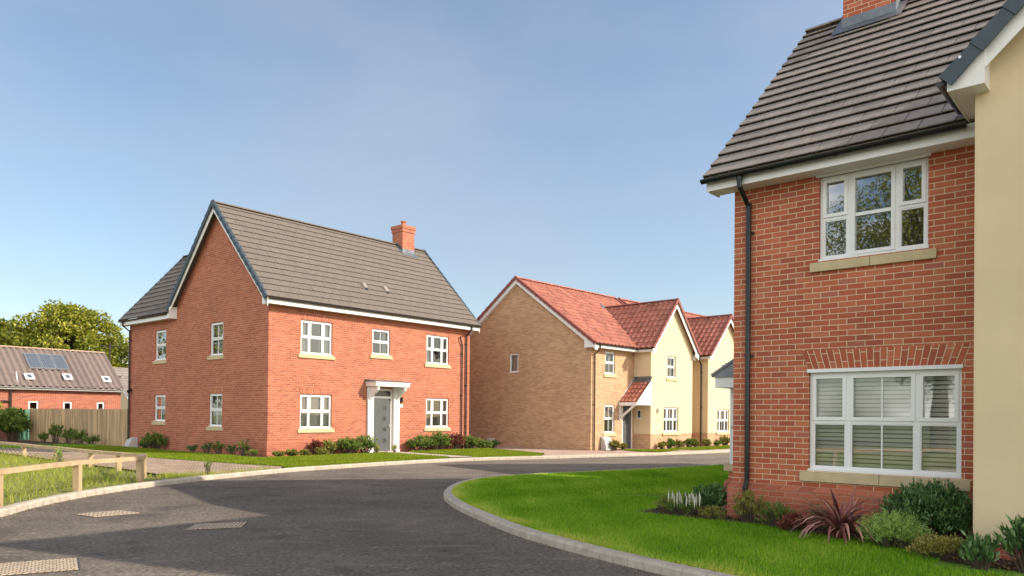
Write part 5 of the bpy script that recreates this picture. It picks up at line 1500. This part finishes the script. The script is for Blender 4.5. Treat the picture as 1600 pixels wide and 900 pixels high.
def shrub(name, lab, loc, w, dpt, h, mat, nst=60, per=22, L=0.05, Wd=0.02, cat='shrub', group=None, up=0.5, spread=0.5, stemc=None, z0=0.07, start=0.3, sphere=True, tbias=0.0):
    root = thing(name, lab, cat, (loc[0], loc[1], z0), 0, group)
    th = rng.uniform(0, 2 * np.pi, nst); r = np.sqrt(rng.uniform(0, 1, nst))
    q = rng.uniform(0.72, 1.08, nst)
    if sphere: tz = h * (0.25 + 0.75 * np.sqrt(np.clip(1 - r ** 2, 0, 1))) * q
    else: tz = h * rng.uniform(0.45, 1.0, nst)
    tips = np.stack([np.cos(th) * r * w / 2 * q, np.sin(th) * r * dpt / 2 * q, tz], 1)
    base = np.stack([np.cos(th) * r * w * 0.14, np.sin(th) * r * dpt * 0.14, np.zeros(nst)], 1)
    mb = MB()
    for i in range(min(nst, 60)):
        b, t = Vector(base[i]), Vector(tips[i])
        m_ = (b + t) / 2 + Vector((0, 0, h * 0.08))
        mb.tube([b, m_, b.lerp(t, 0.94)], [0.006 + h * .006, 0.005, 0.002], 4, cap=False)
    mb.build('stem', stemc or M['bark'], root)
    ii = np.repeat(np.arange(nst), per)
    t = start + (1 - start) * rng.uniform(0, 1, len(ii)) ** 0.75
    c = base[ii] * (1 - t)[:, None] + tips[ii] * t[:, None]
    c[:, 2] += h * 0.16 * np.sin(np.pi * t)
    sd = tips[ii] - base[ii]; sd /= (np.linalg.norm(sd, axis=1, keepdims=True) + 1e-9)
    d = sd * 0.6 + rng.normal(0, spread, (len(ii), 3)); d[:, 2] += up
    c += rng.normal(0, 0.008 + 0.01 * w, c.shape)
    c[:, 2] = np.maximum(c[:, 2], 0.01)
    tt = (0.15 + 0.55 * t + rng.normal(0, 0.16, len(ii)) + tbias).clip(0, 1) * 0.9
    v, tn = leaves(c, d, L * rng.uniform(0.6, 1.25, len(ii)), Wd * rng.uniform(0.7, 1.2, len(ii)), tt)
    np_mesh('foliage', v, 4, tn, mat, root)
    return root

BL = lambda u, v: tuple(W('B', u, v)[:2])
G = 'plants along the near brick house'
r_ = shrub('shrub', 'low shrub with upright cream flower spikes at the left end of the bed', BL(0.36, -0.62), 0.62, 0.5, 0.30, M['lf_mid'], 70, 26, 0.045, 0.014, group=G, up=1.0)
for i in range(26):
    mb = MB(); a, b = random.uniform(-.24, .24), random.uniform(-.2, .2); z = random.uniform(0.2, 0.28)
    mb.tube([(a, b, z - .08), (a, b, z), (a + random.uniform(-.01, .01), b, z + 0.05), (a, b, z + 0.11)], [0.002, 0.012, 0.011, 0.003], 6, tint=random.random())
    mb.build('flower_spike', M['petal'], r_)
shrub('shrub', 'wispy yellow green tuft left of the cream flower spikes', BL(0.2, -1.0), 0.3, 0.3, 0.30, M['lf_yel'], 26, 16, 0.035, 0.008, group=G, up=0.9)
shrub('laurel_bush', 'dark green glossy shrub at the brick corner behind the flower spikes', BL(-0.12, -0.42), 0.62, 0.6, 0.45, M['lf_dark'], 60, 20, 0.085, 0.028, group=G, up=0.9)
shrub('shrub', 'small yellow green mound in front of the brick corner', BL(0.46, -0.08), 0.42, 0.36, 0.20, M['lf_yel'], 60, 22, 0.03, 0.014, group=G)
shrub('shrub', 'upright yellow leaved shrub at the foot of the black downpipe', BL(0.36, 0.42), 0.62, 0.46, 0.46, M['lf_yel'], 80, 24, 0.032, 0.016, group=G, up=0.8)
shrub('shrub', 'sparse green shrub between the yellow shrub and the purple one', BL(0.48, 0.88), 0.66, 0.46, 0.34, M['lf_mid'], 70, 22, 0.04, 0.016, group=G, up=0.6)
shrub('shrub', 'low purple red plant left of the bronze sword leaves', BL(0.70, 1.16), 0.46, 0.36, 0.24, M['lf_red'], 80, 22, 0.04, 0.02, group=G)
shrub('shrub', 'thin upright twiggy shrub between the purple plant and the sword leaves', BL(0.38, 1.34), 0.36, 0.3, 0.42, M['lf_mid'], 22, 12, 0.03, 0.014, group=G, up=0.8, sphere=False)
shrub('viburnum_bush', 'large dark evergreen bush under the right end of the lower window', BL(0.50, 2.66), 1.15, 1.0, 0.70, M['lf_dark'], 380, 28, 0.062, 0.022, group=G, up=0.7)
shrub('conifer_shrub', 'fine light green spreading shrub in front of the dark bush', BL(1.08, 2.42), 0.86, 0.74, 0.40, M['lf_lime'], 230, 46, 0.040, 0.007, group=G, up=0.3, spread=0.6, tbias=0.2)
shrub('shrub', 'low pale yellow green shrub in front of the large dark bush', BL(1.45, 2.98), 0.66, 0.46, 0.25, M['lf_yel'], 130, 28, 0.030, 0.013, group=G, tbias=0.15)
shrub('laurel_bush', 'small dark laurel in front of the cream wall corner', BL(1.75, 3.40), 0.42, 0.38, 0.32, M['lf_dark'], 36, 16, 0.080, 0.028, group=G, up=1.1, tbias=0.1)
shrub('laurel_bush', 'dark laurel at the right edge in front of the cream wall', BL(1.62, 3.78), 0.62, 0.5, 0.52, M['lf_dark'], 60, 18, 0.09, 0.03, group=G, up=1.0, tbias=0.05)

def sword_plant(loc, lab):
    root = thing('sword_leaf_plant', lab, 'plant', (loc[0], loc[1], 0.08), 0, G)
    mb = MB()
    for i in range(120):
        th = random.uniform(0, 2 * math.pi); L_ = random.uniform(0.42, 0.88); lean = random.uniform(0.45, 1.45) * (1.3 if random.random() < .3 else 1)
        w = random.uniform(0.013, 0.026)
        d = Vector((math.cos(th), math.sin(th), 0)); s = Vector((-d.y, d.x, 0))
        p = Vector((random.uniform(-.07, .07), random.uniform(-.07, .07), 0)); ang_ = lean * 0.35
        prev = None; t_ = random.random()
        for k in range(8):
            f = k / 7
            ww = w * (0.7 + 0.6 * f) * (1 - f ** 3) + 0.0008
            a, b = p - s * ww, p + s * ww
            m_ = p - Vector((0, 0, 1)) * ww * 0.3
            if prev:
                mb.face([prev[0], prev[1], m_, a], tint=min(1, t_ * (0.6 + .5 * f))); mb.face([prev[1], prev[2], b, m_], tint=min(1, t_ * (0.75 + .5 * f)))
            prev = (a, m_, b)
            p = p + (d * math.sin(ang_) + Vector((0, 0, math.cos(ang_)))) * L_ / 7
            ang_ += lean * 0.26
    mb.build('leaves', M['lf_phor'], root)
sword_plant(BL(0.92, 1.80), 'bronze sword leaved plant with arching blades below the lower window')

# loose grit in the channels beside the kerbs, and bark chips on the bed
def litter(name, pts, n, spread, z, size, mat, side=1):
    P_ = np.array(pts); seg = np.hypot(*(P_[1:] - P_[:-1]).T); cum = np.concatenate([[0], np.cumsum(seg)])
    s = rng.uniform(0, cum[-1], n); i = np.clip(np.searchsorted(cum, s) - 1, 0, len(seg) - 1)
    f = ((s - cum[i]) / seg[i])[:, None]
    c = P_[i] * (1 - f) + P_[i + 1] * f
    t = (P_[i + 1] - P_[i]) / seg[i][:, None]
    off = rng.exponential(spread, n)[:, None] * side
    c = c + np.stack([-t[:, 1], t[:, 0]], 1) * off
    c3 = np.concatenate([c, np.full((n, 1), z)], 1)
    d = rng.normal(0, 1, (n, 3)); d[:, 2] *= 0.35
    v, tn = leaves(c3, d, size * rng.uniform(0.4, 1.4, n), size * 0.7, rng.uniform(0, 1, n))
    return np_mesh(name, v, 4, tn, mat, kind='stuff')
M['grit'] = leaf_mat('grit', (0.12, 0.09, 0.06), (0.38, 0.30, 0.22), rough=0.9, trans=0.0, spec=0.1, c2=(0.6, 0.5, 0.38))
M['chips'] = leaf_mat('bark chips', (0.04, 0.025, 0.015), (0.14, 0.08, 0.045), rough=0.9, trans=0.0, spec=0.1, c2=(0.34, 0.22, 0.13))
litter('kerb_grit', [p for p in KL if 6 < p[1] < 24], 3500, 0.10, 0.008, 0.014, M['grit'], -1)
litter('kerb_grit', [p for p in IL if 4.5 < p[1] < 20 and p[0] < 4.5], 3500, 0.07, 0.008, 0.012, M['grit'], 1)
bx, by = sample_poly(AW([(-0.8, -1.3), (0.4, -1.3), (0.5, -0.6), (0.5, 0.9), (0.8, 1.4), (0.85, 2.2), (1.6, 3.1), (1.8, 5), (0, 5), (0, 0), (-0.8, 0)], 'B'), 6000)
dd = rng.normal(0, 1, (6000, 3)); dd[:, 2] *= 0.4
v_, t_ = leaves(np.stack([bx, by, np.full(6000, 0.10)], 1), dd, 0.045 * rng.uniform(0.4, 1.3, 6000), 0.022, rng.uniform(0, 1, 6000))
np_mesh('bark_chips', v_, 4, t_, M['chips'], kind='stuff')
AL = lambda u, v: tuple(W('A', u, v)[:2])
G = 'plants along the detached red brick house'
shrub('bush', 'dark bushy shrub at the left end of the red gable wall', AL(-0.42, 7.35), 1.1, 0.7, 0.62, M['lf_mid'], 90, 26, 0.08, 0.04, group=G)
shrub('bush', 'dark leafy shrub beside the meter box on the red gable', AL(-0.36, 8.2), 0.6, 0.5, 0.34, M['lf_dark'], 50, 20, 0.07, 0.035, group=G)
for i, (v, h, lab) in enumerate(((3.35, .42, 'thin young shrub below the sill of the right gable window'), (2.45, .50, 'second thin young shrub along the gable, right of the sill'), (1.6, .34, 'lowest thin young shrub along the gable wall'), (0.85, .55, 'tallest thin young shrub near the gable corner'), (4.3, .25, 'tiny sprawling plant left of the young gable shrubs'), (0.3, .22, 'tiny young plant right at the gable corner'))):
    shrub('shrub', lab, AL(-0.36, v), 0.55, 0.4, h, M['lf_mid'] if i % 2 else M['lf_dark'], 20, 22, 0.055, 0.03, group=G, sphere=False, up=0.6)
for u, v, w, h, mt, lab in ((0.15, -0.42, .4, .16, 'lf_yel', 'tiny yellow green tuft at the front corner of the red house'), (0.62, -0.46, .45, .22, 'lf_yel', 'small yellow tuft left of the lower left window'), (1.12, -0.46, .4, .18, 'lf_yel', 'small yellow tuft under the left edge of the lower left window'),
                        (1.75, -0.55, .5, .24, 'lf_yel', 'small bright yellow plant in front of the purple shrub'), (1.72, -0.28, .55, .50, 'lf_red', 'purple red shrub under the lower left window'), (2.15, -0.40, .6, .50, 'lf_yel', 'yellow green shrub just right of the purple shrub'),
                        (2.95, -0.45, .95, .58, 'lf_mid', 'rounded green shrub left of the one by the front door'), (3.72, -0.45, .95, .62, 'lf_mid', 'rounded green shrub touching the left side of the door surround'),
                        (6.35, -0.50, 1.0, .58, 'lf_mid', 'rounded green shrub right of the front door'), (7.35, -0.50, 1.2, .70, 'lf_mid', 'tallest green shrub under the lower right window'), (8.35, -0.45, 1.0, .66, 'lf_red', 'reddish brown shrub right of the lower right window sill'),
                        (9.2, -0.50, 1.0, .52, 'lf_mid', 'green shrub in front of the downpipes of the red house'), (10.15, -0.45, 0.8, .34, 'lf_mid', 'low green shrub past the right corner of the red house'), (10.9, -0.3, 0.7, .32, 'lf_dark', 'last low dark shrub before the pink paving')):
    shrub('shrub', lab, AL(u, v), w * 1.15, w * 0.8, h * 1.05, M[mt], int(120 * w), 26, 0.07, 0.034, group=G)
for u, lab in ((4.15, 'pale dry grass tuft left of the doorstep'), (5.0, 'pale dry grass tuft on the lawn before the doorstep')):
    shrub('grass_tuft', lab, AL(u, -0.62), .22, .2, .30, M['weed'], 20, 10, 0.10, 0.014, cat='plant', group='dry tufts by the doorstep', up=1.3, spread=0.2)
CL = lambda u, v: tuple(W('C', u, v)[:2])
G = 'plants along the buff houses'
for u, v, w, h, mt, lab in ((1.15, -.35, .65, .42, 'lf_yel', 'yellow shrub beside the pale meter box of the buff house'), (1.80, -.40, .4, .28, 'lf_yel', 'small yellow shrub left of the buff house door'),
                        (3.75, -1.2, .5, .34, 'lf_yel', 'yellow shrub at the left corner of the cream wing'), (4.35, -1.2, .55, .44, 'lf_mid', 'green shrub under the left edge of the cream wing window'), (5.0, -1.2, .6, .36, 'lf_yel', 'dull yellow shrub under the cream wing window'),
                        (6.1, -1.2, .6, .46, 'lf_mid', 'green shrub right of the cream wing window'), (6.65, -1.2, .5, .40, 'lf_yel', 'yellow shrub at the right corner of the cream wing'),
                        (8.1, -1.0, .55, .38, 'lf_yel', 'yellow shrub at the foot of the downpipe between the cream wings'), (8.8, -1.25, .4, .26, 'lf_mid', 'low green shrub at the left corner of the second cream wing'), (9.5, -1.25, .7, .50, 'lf_yel', 'yellow shrub under the window of the second cream wing'), (10.5, -1.25, .6, .48, 'lf_mid', 'green shrub nearest the bay window post in the photo')):
    shrub('shrub', lab, CL(u, v), w, w * 0.8, h, M[mt], int(70 * w), 24, 0.08, 0.045, group=G)

# plants and bushes by the board fence
G = 'young shrubs before the board fence'
for (x, y), w, h, lab in (((-20.9, 34.6), .9, .85, 'tallest young shrub in front of the board fence'), ((-19.9, 33.9), .9, .65, 'young shrub in front of the board fence, second from the left'), ((-19.0, 33.2), .9, .60, 'young shrub in front of the board fence, third from the left'), ((-18.1, 32.6), .8, .40, 'smallest young shrub before the board fence, nearest the house'), ((-21.8, 35.2), .6, .40, 'low young shrub before the left part of the board fence')):
    shrub('shrub', lab, (x, y), w, w * .6, h, M['lf_mid'], 26, 24, 0.10, 0.05, group=G, sphere=False)
shrub('bush', 'dense dark green bush at the left end of the board fence', (-24.2, 36.6), 1.7, 1.4, 1.55, M['lf_mid'], 240, 34, 0.13, 0.07, group='bushes at the left edge')
shrub('bush', 'tall yellow green bush at the left edge of the photo', (-26.3, 37.4), 2.4, 1.8, 2.3, M['lf_oak'], 300, 34, 0.14, 0.075, group='bushes at the left edge', tbias=0.2)
shrub('bush', 'tawny flowering bush low at the left edge of the photo', (-24.9, 35.6), 1.3, 1.2, 1.1, M['lf_yel'], 160, 30, 0.11, 0.05, group='bushes at the left edge')
shrub('weed', 'single tall weed growing at the paving edge by the rail corner', (-7.05, 17.55), .22, .22, .34, M['lf_mid'], 9, 26, 0.035, 0.02, cat='plant', sphere=False)
shrub('weed', 'leafy weed standing up behind the rear knee rail', (-12.2, 20.4), .3, .3, .5, M['lf_lime'], 9, 20, 0.06, 0.025, cat='plant', sphere=False)
mb = MB()
mb.tube([(0, 0, 0), (0, 0, 1.45), (0, 0, 1.55), (0, 0, 1.62)], [0.62, 0.62, 0.5, 0.15], 20)
for k in range(20): an = k * math.pi / 10; mb.tube([(0.63 * math.cos(an), 0.63 * math.sin(an), .1), (0.63 * math.cos(an), 0.63 * math.sin(an), 1.4)], 0.03, 4)
o = mb.build('oil_tank', M['green']); o.location = (-24.9, 39.2, 0); tag(o, 'green ribbed plastic tank behind the dark bush and the fence end', 'tank')
mb = MB(); mb.box(-.16, .16, -.1, .1, .16, .40); mb.box(-.2, .2, -.13, .13, .40, .43); mb.box(-.14, -.10, -.04, .04, 0, .16); mb.box(.10, .14, -.04, .04, 0, .16)
o = mb.build('utility_box', M['grey box']); o.location = (-0.95, 34.2, 0.07); o.rotation_euler = (0, 0, R(50)); tag(o, 'small pale utility box on legs by the buff gable wall', 'utility box')

def tree(lab, loc, h, rad, seed, mat='lf_oak', leaf=0.34, ncl=150, per=85, group=None, trunk=0.42, zc=0.60, zs=0.42):
    root = thing('oak_tree', lab, 'tree', (loc[0], loc[1], 0), 0, group)
    r2 = random.Random(seed)
    cl = []
    while len(cl) < ncl:
        p = Vector((r2.uniform(-1, 1), r2.uniform(-1, 1), r2.uniform(-1, 1)))
        if p.length > 1 or p.length < 0.45: continue
        lump = 0.86 + 0.16 * math.sin(p.x * 5 + seed) * math.cos(p.y * 4 + seed * 2) + 0.08 * math.sin(p.z * 9)
        cl.append(Vector((p.x * rad * lump, p.y * rad * lump, h * zc + p.z * h * zs * lump)))
    mb = MB()
    top = Vector((0, 0, h * 0.62))
    mb.tube([(0, 0, -0.1), (0.05, 0, h * 0.15), (0.1, 0.05, h * 0.35), (0.0, 0.1, h * 0.6)], [trunk, trunk * 0.75, trunk * 0.55, trunk * 0.25], 10)
    mb.build('trunk', M['bark'], root)
    mb = MB()
    for i in range(0, ncl, 3):
        c = cl[i]
        s = Vector((0.05, 0.05, h * r2.uniform(0.22, 0.5)))
        mid = s.lerp(c, 0.5) + Vector((0, 0, h * 0.03))
        mb.tube([s, mid, c], [trunk * 0.26, trunk * 0.12, 0.02], 5, cap=False)
    mb.build('limbs', M['bark'], root)
    C = np.array([tuple(c) for c in cl])
    ii = np.repeat(np.arange(ncl), per)
    cr = rad * 0.17
    off = rng.normal(0, 1, (len(ii), 3)); off /= np.linalg.norm(off, axis=1, keepdims=True)
    off *= (rng.uniform(0.25, 1, len(ii)) ** 0.5)[:, None] * cr * rng.uniform(0.7, 1.25, ncl)[ii][:, None]
    off[:, 2] *= 0.6
    P_ = C[ii] + off
    d = off / cr + rng.normal(0, 0.7, off.shape)
    tt = (rng.normal(0.5, 0.2, len(ii)) + 0.22 * (rng.uniform(-1, 1, ncl)[ii])).clip(0, 1)
    v, tn = leaves(P_, d, leaf * rng.uniform(0.6, 1.2, len(ii)), leaf * 0.62, tt)
    np_mesh('crown', v, 4, tn, M[mat], root)
    return root
tree('broad oak crown rising behind the bungalow roof', (-36.8, 63), 10.4, 4.9, 3, group='oak trees', ncl=330, per=110, leaf=0.30)
tree('lower oak crown cut by the left edge of the photo', (-43.5, 64.5), 9.6, 4.2, 8, group='oak trees', ncl=240, per=100, leaf=0.30)
tree('oak standing behind the viewer, mirrored in the upper window', (-13.5, -4.5), 12.5, 5.4, 5, group='oak trees', ncl=330, per=170, leaf=0.12, zc=0.58)
tree('oak far out on the left, outside the photo', (-42, 33), 10, 5, 11, group='oak trees', ncl=120, per=60, leaf=0.36)
